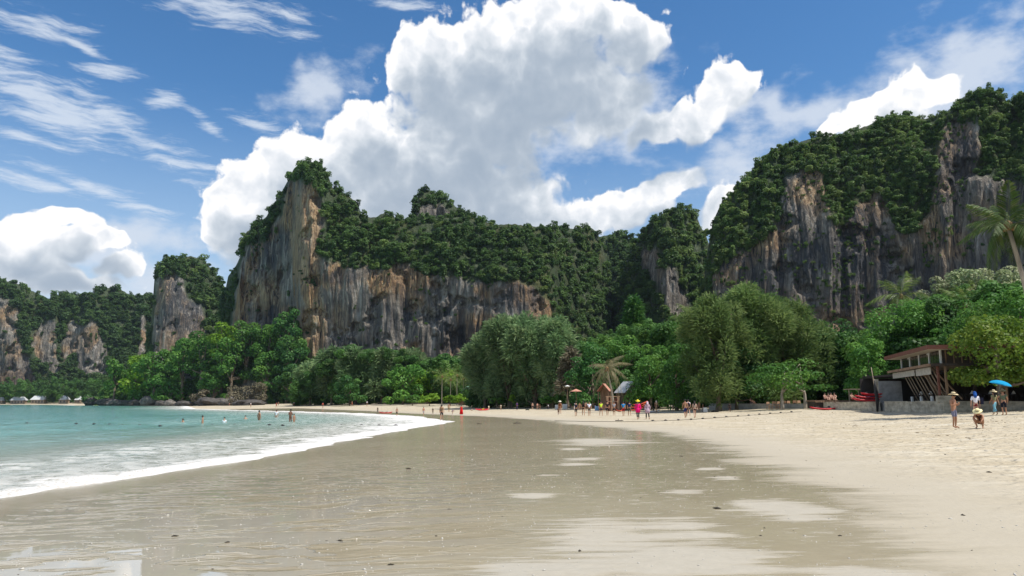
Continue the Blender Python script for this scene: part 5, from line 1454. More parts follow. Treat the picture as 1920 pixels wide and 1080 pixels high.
def parasol(label, px_, ytop, ybase, D, wpx, mat, name='parasol', pole_mat=None):
    x = (px_ - 960) / F * D; b = gz(x, D); zt = at(960, ytop, D)[2] - b; r_ = wpx / 2 / F * D
    t = thing(name, label, 'parasol', (x, D, b))
    mb = MB(); n = 8; ze = zt - r_ * 0.42
    vs = [(0, 0, zt)] + [(r_ * math.cos(2 * math.pi * k / n), r_ * math.sin(2 * math.pi * k / n), ze) for k in range(n)] + [(0, 0, zt - 0.06)] + [(r_ * 0.98 * math.cos(2 * math.pi * k / n), r_ * 0.98 * math.sin(2 * math.pi * k / n), ze - 0.05) for k in range(n)]
    mb.add(vs, [(0, 1 + k, 1 + (k + 1) % n) for k in range(n)] + [(n + 1, n + 2 + (k + 1) % n, n + 2 + k) for k in range(n)] + [(1 + k, n + 2 + k, n + 2 + (k + 1) % n, 1 + (k + 1) % n) for k in range(n)])
    mb.build('canopy', mat, t)
    MB().tube([(0, 0, -0.2), (0, 0, zt)], 0.035, 6).build('pole', pole_mat or M_WOOD, t)
parasol('brick red parasol under the dark round tree', 1079, 729, 755, 128, 22, M_PINK_ROOF)
parasol('white parasol folded half open beside the dark trunks', 1063, 722, 755, 135, 10, M_WHITE)
# white blobs of towels, boards, signs at the back of the beach
for i, (px_, py_, w_, h_, mat_, lab, nm) in enumerate([
        (1044, 753, 6, 9, M_WHITE, 'narrow white sign board leaning at the back of the sand', 'sign_board'), (1059, 754, 9, 10, M_WHITE, 'white canvas screen at the foot of the dark trunks', 'canvas_screen'), (1079, 754, 5, 12, M_WHITE, 'tall white board under the brick red parasol', 'sign_board'),
        (1119, 754, 7, 9, paint((0.12, 0.25, 0.42)), 'blue cooler box beside the salmon-roofed hut', 'cooler_box'), (1322, 756, 7, 9, M_WHITE, 'small white notice board beside the resting bags', 'notice_board')]):
    p = hit(px_, py_ + 2.2); w2, h2 = w_ / F * p[1], h_ / F * p[1]
    t = thing(nm, lab, nm.replace('_', ' '), p)
    MB().box((0, 0, h2 * 0.55), (w2, 0.12, h2 * 0.9)).build('panel', mat_, t)
    MB().box((-w2 * 0.4, 0.08, h2 * 0.3), (0.06, 0.06, h2 * 0.6)).build('leg', M_WOOD, t); MB().box((w2 * 0.4, 0.08, h2 * 0.3), (0.06, 0.06, h2 * 0.6)).build('leg', M_WOOD, t)

# ---- huts across the bay
far_h = [(-2, 20, 749, 'leftmost pale-roofed hut across the bay, cut by the left edge'), (32, 60, 748, 'long grey-roofed hut across the bay, second from the left'), (70, 98, 746, 'white-roofed hut across the bay, left of the low green bush'), (122, 138, 746, 'pale-roofed hut across the bay, right of the low green bush'), (152, 162, 747, 'small white-roofed hut left of the rock islet'), (177, 193, 746, 'grey-roofed hut between the rock islet and the headland')]
for a, b_, yt, lab in far_h:
    D = 800.0; x = ((a + b_) / 2 - 960) / F * D; w = (b_ - a) / F * D; z0 = gz(x, D)
    zt = max(4.2, at(960, yt - 4, D)[2] - z0)
    t = thing('far_hut', lab, 'hut', (x, D, z0), 0, 'huts across the bay')
    hw, hd = w / 2, 4.0
    MB().box((0, 0, zt * 0.25), (w * 0.86, 6.4, zt * 0.5 + 0.6)).build('wall', M_WOOD_P, t)
    mb = MB(); mb.add([(-hw, -hd, zt * 0.5), (hw, -hd, zt * 0.5), (hw, hd, zt * 0.5), (-hw, hd, zt * 0.5), (-hw * 0.7, 0, zt), (hw * 0.7, 0, zt)], [(0, 1, 5, 4), (2, 3, 4, 5), (1, 2, 5), (3, 0, 4), (3, 2, 1, 0)])
    mb.build('roof', M_PALE_ROOF, t)
    for k in range(max(2, int(w / 4))):
        MB().box((-w * 0.4 + (k + 0.5) * w * 0.8 / max(2, int(w / 4)), -3.22, zt * 0.27), (1.2, 0.1, zt * 0.25)).build('window', M_GLASS, t)

# ---- boulders
def boulder(label, px0, px1, yt, yb, D, mat, seed, name='boulder', group='boulders at the foot of the headland'):
    a = at(px0, yb, D); b = at(px1, yb, D); z1 = at(px0, yt, D)[2]
    cx_, w = (a[0] + b[0]) / 2, (b[0] - a[0]) / 2
    z0 = -0.6; H = (z1 - z0) / 2
    bm = bmesh.new(); bmesh.ops.create_icosphere(bm, subdivisions=4, radius=1.0)
    co = np.array([v.co for v in bm.verts])
    d_ = 1 + 0.30 * fbm(co[:, 0] * 1.3 + seed, co[:, 1] * 1.3, co[:, 2] * 1.3, 4) + 0.10 * (1 - 2 * np.abs(fbm(co[:, 0] * 3 + seed, co[:, 1] * 3, co[:, 2] * 3, 3)))
    for v, k in zip(bm.verts, d_):
        v.co = Vector((v.co.x * w * k, v.co.y * w * 0.8 * k, v.co.z * H * k))
    me = bpy.data.meshes.new(name); bm.to_mesh(me); bm.free()
    me.polygons.foreach_set('use_smooth', np.ones(len(me.polygons), bool)); me.materials.append(mat)
    o = mobj(name, me); o.location = (cx_, D, z0 + H)
    return tag(o, label, 'rock', group)
boulder('dark rock islet with a bushy top standing in the water left of the headland', 158, 178, 744, 761, 505, M_BOULDER, 1, 'rock_islet')
tree('bush', 'green bush growing on top of the rock islet', 'broad', 156, 179, 739, 753, 505, L_DARK, 290, None, 1.5, leaf=3.2, cat='bush')
boulder('long black boulder at the tip of the headland', 183, 214, 747, 761, 500, M_BOULDER, 2)
boulder('pale-topped boulder beside the long black one', 203, 232, 749, 760, 492, M_BOULDER_L, 3)
boulder('black boulder in the shadow left of the pale pair', 230, 268, 750, 760, 480, M_BOULDER, 4)
boulder('biggest pale grey boulder at the waterline', 264, 294, 744, 759, 472, M_BOULDER_L, 5)
boulder('small black boulder right of the biggest pale one', 292, 314, 751, 760, 462, M_BOULDER, 6)
boulder('round pale boulder at the foot of the round bright tree', 308, 328, 750, 760, 452, M_BOULDER_L, 7)
boulder('low black boulder below the smaller brown thicket', 328, 362, 752, 761, 440, M_BOULDER, 8)
boulder('dark overhanging boulder in the middle of the headland foot', 366, 420, 745, 761, 420, M_BOULDER, 9)
boulder('grey boulder where the sand meets the headland', 412, 446, 746, 760, 402, M_BOULDER_L, 10)
boulder('last dark boulder at the left end of the sand', 440, 496, 750, 760, 384, M_BOULDER, 11)

# ---- buoys and ropes
def buoy_mesh():
    mb = MB(); mb.ball((0, 0, 0.06), (0.24, 0.16, 0.13), 10, 7); mb.tube([(-0.34, 0, 0.05), (0.34, 0, 0.05)], 0.025, 5)
    return mb.mesh('buoy', paint((0.05, 0.045, 0.045)), True)
BM = buoy_mesh()
def buoy(px_, py_, label, grp, sc=1.0):
    p = on_level(px_, py_, 0.0)
    o = mobj('buoy', BM); o.location = (p[0], p[1], 0.0); o.scale = (sc * 0.6,) * 3
    tag(o, label, 'buoy', grp)
for px_, py_ in [(51, 794), (84, 794), (109, 794), (143, 795), (176, 795.5), (205, 796.5), (229, 798), (262, 798), (300, 799), (398, 797), (440, 797), (505, 797), (530, 798), (640, 798), (678, 798), (711, 798), (742, 798)]:
    buoy(px_, py_, 'small dark float on the swimming line across the water', 'floats of the swimming line')
buoy(219, 784, 'single dark buoy floating beyond the swimming line', None, 1.3)
rope_px = [(1040, 789.5), (1100, 791), (1160, 791.5), (1230, 790), (1300, 787), (1345, 784), (1400, 780), (1450, 776), (1510, 772)]
rp_ = [hit(x, y) for x, y in rope_px]
pts = []
for a, b in zip(rp_[:-1], rp_[1:]):
    for k in range(8):
        q = a + (b - a) * k / 8; pts.append((q[0], q[1] + 0.15 * math.sin(k * 1.7 + q[0]), gz(q[0], q[1]) + 0.03))
tag(MB().tube(pts, 0.022, 5).build('float_rope', paint((0.12, 0.10, 0.07), 0.9), None, True), 'long thin rope of floats lying across the dry sand', 'rope')
for px_, py_ in [(1224, 790), (1248, 789.5), (1272, 788.5), (1296, 787.5), (1318, 786), (1340, 784), (1362, 782.5), (1384, 781), (1404, 779.5), (1424, 777.5), (1444, 776), (1464, 774.5), (1484, 773)]:
    p = hit(px_, py_); o = mobj('buoy', BM); o.location = (p[0], p[1], p[2] + 0.03); o.rotation_euler = (0, 0, 0.3); o.scale = (0.55,) * 3
    tag(o, 'small brown float strung on the rope across the sand', 'float', 'floats on the beach rope')

# ------------------------------------------------------------------ people
SKIN = {'pale': simple_mat('pale_skin', (0.52, 0.31, 0.22), 0.6, 0.3, 0.08), 'tan': simple_mat('tanned_skin', (0.38, 0.195, 0.115), 0.6, 0.3, 0.08), 'dark': simple_mat('dark_skin', (0.17, 0.085, 0.05), 0.6, 0.3, 0.08)}
HAIR = simple_mat('dark_hair', (0.02, 0.015, 0.012), 0.6, 0.3, 0.3)
STRAW = simple_mat('straw', (0.62, 0.50, 0.30), 0.85, 0.2, 0.12, 30.0)

BASE = dict(pelvis=(0, 0, .95), spine=(0, -.01, 1.14), chest=(0, .0, 1.33), neck=(0, .01, 1.49), jaw=(0, -.015, 1.575), crown=(0, .0, 1.67))
for s_, q in (('l', -1), ('r', 1)):
    BASE.update({'sh' + s_: (q * .175, .01, 1.42), 'el' + s_: (q * .245, .03, 1.13), 'wr' + s_: (q * .255, -.05, .89), 'ha' + s_: (q * .255, -.075, .81),
                 'hip' + s_: (q * .095, 0, .90), 'kn' + s_: (q * .105, -.03, .49), 'an' + s_: (q * .105, .025, .085), 'to' + s_: (q * .125, -.15, .03)})
RAD = dict(pelvis=.125, spine=.115, chest=.13, neck=.052, jaw=.074, crown=.088, sh=.062, el=.042, wr=.029, ha=.032, hip=.088, kn=.055, an=.036, to=.036)
EDGES = [('pelvis', 'spine'), ('spine', 'chest'), ('chest', 'neck'), ('neck', 'jaw'), ('jaw', 'crown')]
for s_ in 'lr':
    EDGES += [('chest', 'sh' + s_), ('sh' + s_, 'el' + s_), ('el' + s_, 'wr' + s_), ('wr' + s_, 'ha' + s_), ('pelvis', 'hip' + s_), ('hip' + s_, 'kn' + s_), ('kn' + s_, 'an' + s_), ('an' + s_, 'to' + s_)]
def pose(kind):
    J = dict(BASE)
    def sh(keys, d):
        for k in keys: J[k] = tuple(a + b for a, b in zip(J[k], d))
    if kind in ('walk', 'walk2'):
        q = 1 if kind == 'walk' else -1
        L, R = ('l', 'r') if q > 0 else ('r', 'l')
        x = lambda s: -1 if s == 'l' else 1
        J['kn' + L] = (x(L) * .10, -.16, .51); J['an' + L] = (x(L) * .10, -.24, .10); J['to' + L] = (x(L) * .11, -.41, .06)
        J['kn' + R] = (x(R) * .10, .07, .49); J['an' + R] = (x(R) * .10, .29, .15); J['to' + R] = (x(R) * .11, .18, .03)
        J['wr' + R] = (x(R) * .25, -.16, .94); J['ha' + R] = (x(R) * .24, -.21, .87); J['wr' + L] = (x(L) * .25, .12, .90); J['ha' + L] = (x(L) * .25, .13, .82)
    elif kind == 'hold':
        for s, q in (('l', -1), ('r', 1)):
            J['el' + s] = (q * .25, -.02, 1.13); J['wr' + s] = (q * .10, -.24, 1.20); J['ha' + s] = (q * .04, -.29, 1.25)
        J['jaw'] = (0, -.05, 1.565); J['crown'] = (0, -.055, 1.655)
    elif kind == 'arms_up':
        for s, q in (('l', -1), ('r', 1)):
            J['el' + s] = (q * .36, -.05, 1.50); J['wr' + s] = (q * .25, -.06, 1.72); J['ha' + s] = (q * .17, -.05, 1.78)
    elif kind == 'one_up':
        J['elr'] = (.27, -.12, 1.22); J['wrr'] = (.16, -.22, 1.42); J['har'] = (.14, -.23, 1.50)
    elif kind == 'squat':
        J.update(pelvis=(0, .22, .30), spine=(0, .14, .46), chest=(0, -.02, .63), neck=(0, -.12, .75), jaw=(0, -.19, .79), crown=(0, -.24, .87))
        for s, q in (('l', -1), ('r', 1)):
            J['hip' + s] = (q * .10, .20, .28); J['kn' + s] = (q * .20, -.22, .50); J['an' + s] = (q * .13, .0, .09); J['to' + s] = (q * .16, -.17, .03)
            J['sh' + s] = (q * .17, -.04, .69); J['el' + s] = (q * .23, -.24, .54); J['wr' + s] = (q * .16, -.40, .38); J['ha' + s] = (q * .13, -.44, .31)
    elif kind == 'sit':
        J.update(pelvis=(0, .05, .12), spine=(0, .10, .31), chest=(0, .10, .50), neck=(0, .08, .66), jaw=(0, .05, .74), crown=(0, .05, .83))
        for s, q in (('l', -1), ('r', 1)):
            J['hip' + s] = (q * .10, 0, .11); J['kn' + s] = (q * .14, -.36, .36); J['an' + s] = (q * .12, -.62, .07); J['to' + s] = (q * .13, -.78, .05)
            J['sh' + s] = (q * .175, .10, .58); J['el' + s] = (q * .24, -.08, .40); J['wr' + s] = (q * .15, -.28, .38); J['ha' + s] = (q * .12, -.36, .38)
    elif kind == 'bend':
        J.update(pelvis=(0, .12, .90), spine=(0, -.02, 1.04), chest=(0, -.20, 1.08), neck=(0, -.34, 1.06), jaw=(0, -.43, 1.02), crown=(0, -.51, .99))
        for s, q in (('l', -1), ('r', 1)):
            J['hip' + s] = (q * .095, .10, .86); J['sh' + s] = (q * .175, -.25, 1.06); J['el' + s] = (q * .21, -.28, .78); J['wr' + s] = (q * .14, -.36, .56); J['ha' + s] = (q * .12, -.40, .49)
    return J
def skin_obj(name, J, edges, rad, mat, parent, lv=1, root='pelvis'):
    keys = []
    for a, b in edges:
        for k in (a, b):
            if k not in keys: keys.append(k)
    bm = bmesh.new(); lay = bm.verts.layers.skin.verify()
    vs = {}
    for k in keys:
        v = bm.verts.new(J[k]); r = rad(k)
        if not hasattr(r, '__len__'): r = (r, r)
        v[lay].radius = r; v[lay].use_root = (k == root); vs[k] = v
    for a, b in edges: bm.edges.new((vs[a], vs[b]))
    me = bpy.data.meshes.new(name); bm.to_mesh(me); bm.free(); me.materials.append(mat)
    o = mobj(name, me, parent)
    md = o.modifiers.new('skin', 'SKIN'); md.use_smooth_shade = True; md.branch_smoothing = 0.3
    ss = o.modifiers.new('smooth', 'SUBSURF'); ss.levels = lv; ss.render_levels = lv
    return o
def rad_of(k):
    for s in ('pelvis', 'spine', 'chest', 'neck', 'jaw', 'crown'):
        if k == s: return RAD[s]
    return RAD[k[:-1]] if k[:-1] in RAD else 0.03
def lerp3(a, b, t): return tuple(x + (y - x) * t for x, y in zip(a, b))

def person(label, where, height=1.7, yaw=0.0, kind='stand', skin='tan', top=None, bottom=None, hat=None, hair=True, dress=None, near=False, group=None, slim=1.0, long_hair=False, scarf=None, sleeves=0.55, leg=0.62):
    k = height / 1.75
    root = thing('person', label, 'person', where, yaw, group)
    root.scale = (k * slim, k * slim, k)
    J = pose(kind)
    R = lambda key: rad_of(key)
    edges = list(EDGES); JJ = dict(J)
    if near:
        # five fingers on each hand, rooted in the palm
        for s, q in (('l', -1), ('r', 1)):
            h = Vector(J['ha' + s]); w = Vector(J['wr' + s]); d = (h - w).normalized(); sd = d.cross(Vector((0, 1, 0.2))).normalized(); nn = sd.cross(d)
            JJ['ha' + s] = tuple(w + d * 0.055)
            for i, (off, ln) in enumerate(((-.030, .062), (-.010, .074), (.010, .070), (.028, .055), (-.040, .045))):
                thumb = i == 4
                b0 = w + d * (0.03 if thumb else 0.075) + sd * off
                m0 = b0 + d * ln * 0.5 + (sd * (-0.025) if thumb else nn * 0.006); e0 = b0 + d * ln * 0.9 + (sd * (-0.03) if thumb else nn * 0.028)
                JJ['m%d%s' % (i, s)] = tuple(m0); JJ['e%d%s' % (i, s)] = tuple(e0); JJ['b%d%s' % (i, s)] = tuple(b0)
    body = skin_obj('body', JJ, edges, R, SKIN[skin], root, 2 if near else 1)
    if near:
        for s in 'lr':
            for i in range(5):
                skin_obj('finger', JJ, [('b%d%s' % (i, s), 'm%d%s' % (i, s)), ('m%d%s' % (i, s), 'e%d%s' % (i, s))], lambda q: 0.0095, SKIN[skin], body, 1, 'b%d%s' % (i, s))
    c = Vector(J['crown']); jw = Vector(J['jaw']); up = (c - jw).normalized()
    fwd = Vector((0, -1, 0)); fwd = (fwd - up * fwd.dot(up)).normalized(); side = fwd.cross(up)
    if near:
        mid = jw.lerp(c, 0.55)
        mb = MB(); mb.ball(mid + fwd * 0.095 - up * 0.02, (0.013, 0.02, 0.022), 6, 5)
        for q in (-1, 1): mb.ball(mid + side * (0.088 * q) - up * 0.01, (0.012, 0.022, 0.03), 6, 5)
        mb.build('nose_and_ears', SKIN[skin], root, True)
        mb = MB()
        for q in (-1, 1): mb.ball(mid + fwd * 0.083 + side * 0.03 * q + up * 0.012, 0.011, 6, 5)
        mb.build('eyes', HAIR, root, True)
        MB().ball(jw + fwd * 0.072 + up * 0.0, (0.024, 0.008, 0.007), 6, 5).build('mouth', paint((0.35, 0.10, 0.08)), root, True)
    if top:
        g2 = lambda q: {'chest': .150, 'spine': .132, 'pelvis': .140, 'neck': .066}.get(q, .078 if q.startswith('sh') else .064)
        JT = {q: J[q] for q in ('spine', 'chest', 'shl', 'shr', 'pelvis')}
        JT['collar'] = lerp3(J['chest'], J['neck'], .62)
        E = [('spine', 'pelvis'), ('spine', 'chest'), ('chest', 'collar'), ('chest', 'shl'), ('chest', 'shr')]
        for s in 'lr':
            if sleeves > 0:
                if sleeves <= 1: JT['sv' + s] = lerp3(J['sh' + s], J['el' + s], sleeves); E.append(('sh' + s, 'sv' + s))
                else:
                    JT['el' + s] = J['el' + s]; JT['sv' + s] = lerp3(J['el' + s], J['wr' + s], .9); E += [('sh' + s, 'el' + s), ('el' + s, 'sv' + s)]
        skin_obj('shirt', JT, E, g2, top, root, 1, 'chest')
    if bottom:
        g3 = lambda q: {'waist': .128, 'pelvis': .148}.get(q, .104 if q.startswith('hip') else (.088 if leg <= .75 else .066))
        JT = {'waist': lerp3(J['pelvis'], J['spine'], .42), 'pelvis': J['pelvis']}
        E = [('pelvis', 'waist')]
        for s in 'lr':
            JT['hip' + s] = J['hip' + s]; E.append(('pelvis', 'hip' + s))
            if leg <= 1:
                JT['lg' + s] = lerp3(J['hip' + s], J['kn' + s], leg); E.append(('hip' + s, 'lg' + s))
            else:
                JT['kn' + s] = J['kn' + s]; JT['lg' + s] = lerp3(J['kn' + s], J['an' + s], leg - 1); E += [('hip' + s, 'kn' + s), ('kn' + s, 'lg' + s)]
        skin_obj('shorts' if leg <= 1 else 'trousers', JT, E, g3, bottom, root, 1, 'pelvis')
    if dress:
        mat, z0, z1, r0, r1 = dress
        mb = MB(); n = 14
        rings = [(z0, r0), (z0 + (z1 - z0) * .35, r0 * .4 + r1 * .6), (z1, r1), (z1 + 0.005, r1 * .93), (z0, r0 * .9)]
        vs = [(r_ * math.cos(2 * math.pi * i / n) * (1 + .07 * math.sin(5 * 2 * math.pi * i / n)), .75 * r_ * math.sin(2 * math.pi * i / n), z_) for z_, r_ in rings for i in range(n)]
        mb.add(vs, [(j * n + i, j * n + (i + 1) % n, (j + 1) * n + (i + 1) % n, (j + 1) * n + i) for j in range(4) for i in range(n)])
        mb.build('skirt', mat, root, True)
    if scarf:
        MB().ball(c - fwd * .012 - up * .02, (.112, .118, .125), 10, 8).tube([c - fwd * .06 - up * .05, Vector(J['neck']) - fwd * .09, Vector(J['neck']) - fwd * .12 - up * .12], [.10, .10, .06], 8).build('headscarf', scarf, root, True)
    elif hair:
        mb = MB(); mb.ball(c - fwd * .022 + up * .012, (.098, .102, .095), 10, 8)
        if long_hair: mb.tube([c - fwd * .06, Vector(J['neck']) - fwd * .10, Vector(J['neck']) - fwd * .13 - up * .16], [.085, .08, .04], 8)
        mb.build('hair', HAIR, root, True)
    if hat:
        mb = MB(); n = 18; hb = c + up * .045
        prof = [(.235, -.015), (.215, .012), (.105, .02), (.10, .095), (.075, .125), (.0, .132)]
        vs, fs = [], []
        for r_, h_ in prof[:-1]:
            for i in range(n):
                a = 2 * math.pi * i / n; vs.append(hb + side * (r_ * math.cos(a)) + fwd * (r_ * math.sin(a)) + up * (h_ + .02 * math.cos(2 * a) * (r_ > .2)))
        vs.append(hb + up * .132)
        fs = [(j * n + i, j * n + (i + 1) % n, (j + 1) * n + (i + 1) % n, (j + 1) * n + i) for j in range(4) for i in range(n)] + [(4 * n + i, 4 * n + (i + 1) % n, len(vs) - 1) for i in range(n)]
        o_ = len(vs)
        vs += [hb - up * .03, ]
        fs += [(i, o_, (i + 1) % n) for i in range(n)]
        mb.add(vs, fs); h = mb.build('hat', hat, root, True)
        if near:
            vs = [hb + side * (r_ * math.cos(2 * math.pi * i / n)) + fwd * (r_ * math.sin(2 * math.pi * i / n)) + up * h_ for r_, h_ in ((.109, .022), (.106, .055)) for i in range(n)]
            MB().add(vs, [(i, (i + 1) % n, n + (i + 1) % n, n + i) for i in range(n)]).build('hat_band', HAIR, h, True)
    return root

C8 = lambda r, g_, b, **k_: paint(srgb(r, g_, b), 0.85, 0.12, 14.0, 0.15)
BACK = math.pi
def P(px_, py_): return hit(px_, py_)
def hm(px_h, p): return px_h / F * p[1]
# -- near group on the right
p = P(1791, 803)
person('shirtless man in a straw hat and grey shorts looking down at his hands', p, 1.78, 0.55, 'hold', 'tan', None, C8(120, 120, 140), STRAW, True, near=True, leg=.92)
MP = p
p = P(1838, 804)
person('squatting woman in a swimsuit and pale sun hat beside the man in the straw hat', p, 1.68, -0.75, 'squat', 'tan', C8(70, 45, 38), C8(70, 45, 38), C8(235, 222, 170), True, near=True, leg=.12, sleeves=0, long_hair=True)
p = P(1832, 786)
person('woman in a white shirt and dark red shorts with a blue head wrap', p, 1.70, BACK - 0.3, 'stand', 'pale', C8(235, 234, 240), C8(110, 20, 35), None, False, near=True, scarf=C8(35, 80, 150), leg=.35, sleeves=.9)
WP = p
b = mobj('shoulder_bag', MB().box((0, 0, 0), (0.16, 0.34, 0.40)).tube([(0, -0.15, 0.2), (-0.12, -0.05, 0.52), (0, 0.14, 0.2)], 0.012, 5).mesh('shoulder_bag', C8(25, 27, 45)))
b.location = (WP[0] + 0.30, WP[1] - 0.05, WP[2] + 1.12); tag(b, 'dark blue bag hanging from the shoulder of the woman in white', 'bag')
p = P(1867, 779)
person('woman in a straw hat, olive top and light blue trousers under the blue umbrella', p, 1.66, BACK + 0.2, 'walk', 'tan', C8(140, 135, 100), C8(130, 185, 200), STRAW, True, near=True, leg=1.7, long_hair=True)
UP = p
p2 = P(1884, 779)
person('person in a brown hat and patterned shirt holding the blue umbrella', p2, 1.68, BACK - 0.2, 'one_up', 'tan', C8(95, 105, 85), C8(30, 32, 45), C8(150, 125, 90), True, near=True, leg=.95)
u = thing('umbrella', 'bright blue umbrella held over the two walkers at the right edge', 'umbrella', (p2[0] - 0.14, p2[1] + 0.22, p2[2] + 1.42))
u.rotation_euler = (0.1, 0.22, 0)
mb = MB(); n, rr = 16, 0.68; rings = []
for j in range(5):
    a = j / 4 * 1.15
    rings.append((rr * math.sin(a) / math.sin(1.15), 0.66 + 0.26 * (math.cos(a) - math.cos(1.15)) / (1 - math.cos(1.15))))
vs = [(r_ * math.cos(2 * math.pi * i / n) * (1 - .05 * (i % 2) * (j == 4)), r_ * math.sin(2 * math.pi * i / n) * (1 - .05 * (i % 2) * (j == 4)), z_) for j, (r_, z_) in enumerate(rings) for i in range(n)]
mb.add(vs, [(j * n + i, j * n + (i + 1) % n, (j + 1) * n + (i + 1) % n, (j + 1) * n + i) for j in range(4) for i in range(n)])
m_umb, g_, out_ = material('blue_umbrella_cloth')
b1 = g_.n('ShaderNodeBsdfDiffuse'); b1.inputs[0].default_value = (*srgb(45, 165, 215), 1); b2 = g_.n('ShaderNodeBsdfTranslucent'); b2.inputs[0].default_value = (*srgb(60, 170, 220), 1)
mx = g_.n('ShaderNodeMixShader'); mx.inputs[0].default_value = .35
for i_, q in enumerate((b1, b2)): g_.t.links.new(q.outputs[0], mx.inputs[1 + i_])
g_.t.links.new(mx.outputs[0], out_.inputs[0])
mb.build('canopy', m_umb, u, True)
MB().tube([(0, 0, -0.05), (0, 0, 0.95)], 0.010, 6).build('shaft', M_STEEL, u)
MB().tube([(0, 0, -0.16), (0, 0, -0.03)], 0.018, 6).build('handle', paint((0.03, 0.03, 0.03)), u)
for i in range(8):
    a = 2 * math.pi * i / 8
    MB().tube([(0, 0, 0.90), (0.36 * math.cos(a), 0.36 * math.sin(a), 0.83), (0.66 * math.cos(a), 0.66 * math.sin(a), 0.66)], 0.004, 4).build('rib', M_STEEL, u)
p = P(1740, 772.5)
person('left one of the couple sitting on the sand by the wall, with dark hair', p, 1.65, -1.0, 'sit', 'pale', None, C8(60, 40, 45), None, True, near=True, leg=.2, long_hair=True)
p = P(1748, 772.5)
person('right one of the couple sitting on the sand by the wall, in black shorts', p, 1.72, -0.7, 'sit', 'pale', None, C8(25, 25, 32), None, True, near=True, leg=.6)
p = P(1763, 769.5)
b = mobj('beach_bag', MB().box((0, 0, 0.16), (0.55, 0.35, 0.30)).tube([(-0.18, 0, 0.30), (0, 0, 0.42), (0.18, 0, 0.30)], 0.015, 5).mesh('beach_bag', C8(30, 22, 30))); b.location = p
tag(b, 'black beach bag on the sand beside the sitting couple', 'bag')
# -- walkers in the middle
def walker(px_, py_, h_px, **k_):
    lab = k_.pop('label'); p = P(px_, py_)
    return person(lab, p, float(np.clip(hm(h_px, p), 1.0, 1.9)), **k_), p
KB = C8(28, 28, 34)
walker(1080, 781, 27, label='walker in a black T-shirt and dark shorts, leftmost of the group of eight', yaw=BACK, kind='walk', skin='tan', top=C8(40, 36, 50), bottom=KB, leg=.95)
walker(1094, 779.5, 26, label='woman in a short black dress walking beside the man in white', yaw=BACK, kind='walk2', skin='tan', top=KB, bottom=KB, long_hair=True, sleeves=.1, leg=.45)
walker(1105, 780.5, 27, label='walker in a white printed T-shirt and black shorts', yaw=0, kind='walk', skin='tan', top=C8(225, 228, 240), bottom=KB, leg=.8)
walker(1127, 780, 27, label='walker in a neon yellow vest and dark shorts', yaw=0.1, kind='walk2', skin='tan', top=C8(200, 235, 60), bottom=C8(30, 38, 60), sleeves=.2, leg=.8)
walker(1139, 779.5, 27, label='walker dressed all in black right of the neon yellow vest', yaw=0, kind='walk', skin='tan', top=KB, bottom=KB, leg=.95)
walker(1151.5, 779.5, 26, label='walker in a grey T-shirt and black shorts', yaw=-0.1, kind='walk2', skin='tan', top=C8(150, 150, 155), bottom=KB, leg=.6, slim=.92)
walker(1169, 780.5, 27, label='walker in a blue T-shirt and red shorts', yaw=BACK, kind='walk', skin='tan', top=C8(40, 130, 190), bottom=C8(150, 20, 30), leg=.85)
walker(1180.5, 780, 27, label='walker in a navy T-shirt and olive shorts, rightmost of the group of eight', yaw=BACK, kind='walk2', skin='tan', top=C8(28, 38, 80), bottom=C8(70, 75, 60), leg=.95)
_, p = walker(1196.5, 787, 35, label='woman in a bright pink tunic and black trousers', yaw=BACK, kind='walk', skin='tan', top=C8(225, 25, 115), bottom=KB, leg=1.8, sleeves=1.5, dress=(C8(225, 25, 115), 1.1, .66, .16, .23), hat=C8(225, 205, 60))
walker(1214.5, 787, 33, label='woman in a lavender headscarf and tunic carrying a white bag', yaw=BACK, kind='walk2', skin='tan', top=C8(185, 160, 175), bottom=KB, leg=1.8, sleeves=1.5, dress=(C8(185, 160, 175), 1.1, .62, .16, .25), scarf=C8(200, 175, 188))
walker(1231, 770, 22, label='person in tan clothes walking away alone behind the lavender headscarf', yaw=BACK, kind='walk', skin='tan', top=C8(190, 150, 115), bottom=C8(190, 150, 115), leg=1.7, scarf=C8(215, 195, 175))
_, p = walker(1285.5, 784, 34, label='shirtless man in dark blue shorts walking away with a companion', yaw=BACK, kind='walk', skin='tan', bottom=C8(32, 42, 90), leg=.9)
_, p = walker(1291, 780, 30, label='person with a black backpack beside the shirtless man', yaw=BACK, kind='walk2', skin='pale', top=C8(220, 205, 210), bottom=KB, leg=.6)
b = mobj('backpack', MB().ball((0, 0, 0), (0.17, 0.13, 0.25), 10, 8).mesh('backpack', C8(35, 28, 40), True)); b.location = (p[0], p[1] - 0.22, p[2] + 1.22); tag(b, 'black backpack on the back of the walker beside the shirtless man', 'backpack')
walker(1303, 784, 31, label='woman with dark hair in a light top and dark shorts, carrying a bag', yaw=BACK, kind='walk', skin='pale', top=C8(170, 150, 135), bottom=C8(50, 28, 32), leg=.4, long_hair=True, sleeves=.1)
walker(1311, 769, 20, label='woman in a brown bikini behind the woman with the bag', yaw=0.3, kind='stand', skin='tan', bottom=C8(120, 60, 40), leg=.1, long_hair=True)
walker(1050, 777, 24, label='tall sunburnt person at the left of the walking group, child at the side', yaw=BACK, kind='walk2', skin='tan', top=C8(120, 70, 40), bottom=C8(120, 70, 40), leg=.2, sleeves=.05, hat=C8(225, 215, 195))
walker(1047, 778, 13, label='small child at the feet of the tall sunburnt person', yaw=BACK, kind='walk', skin='dark', bottom=C8(60, 40, 30))
walker(1087, 770, 15, label='woman in a bikini far behind the black T-shirt', yaw=0, kind='walk', skin='tan', bottom=KB, leg=.1, long_hair=True)
walker(1099, 770, 17, label='pale shirtless man far behind the man in white', yaw=BACK, kind='walk2', skin='pale', bottom=C8(150, 140, 150), leg=.7)
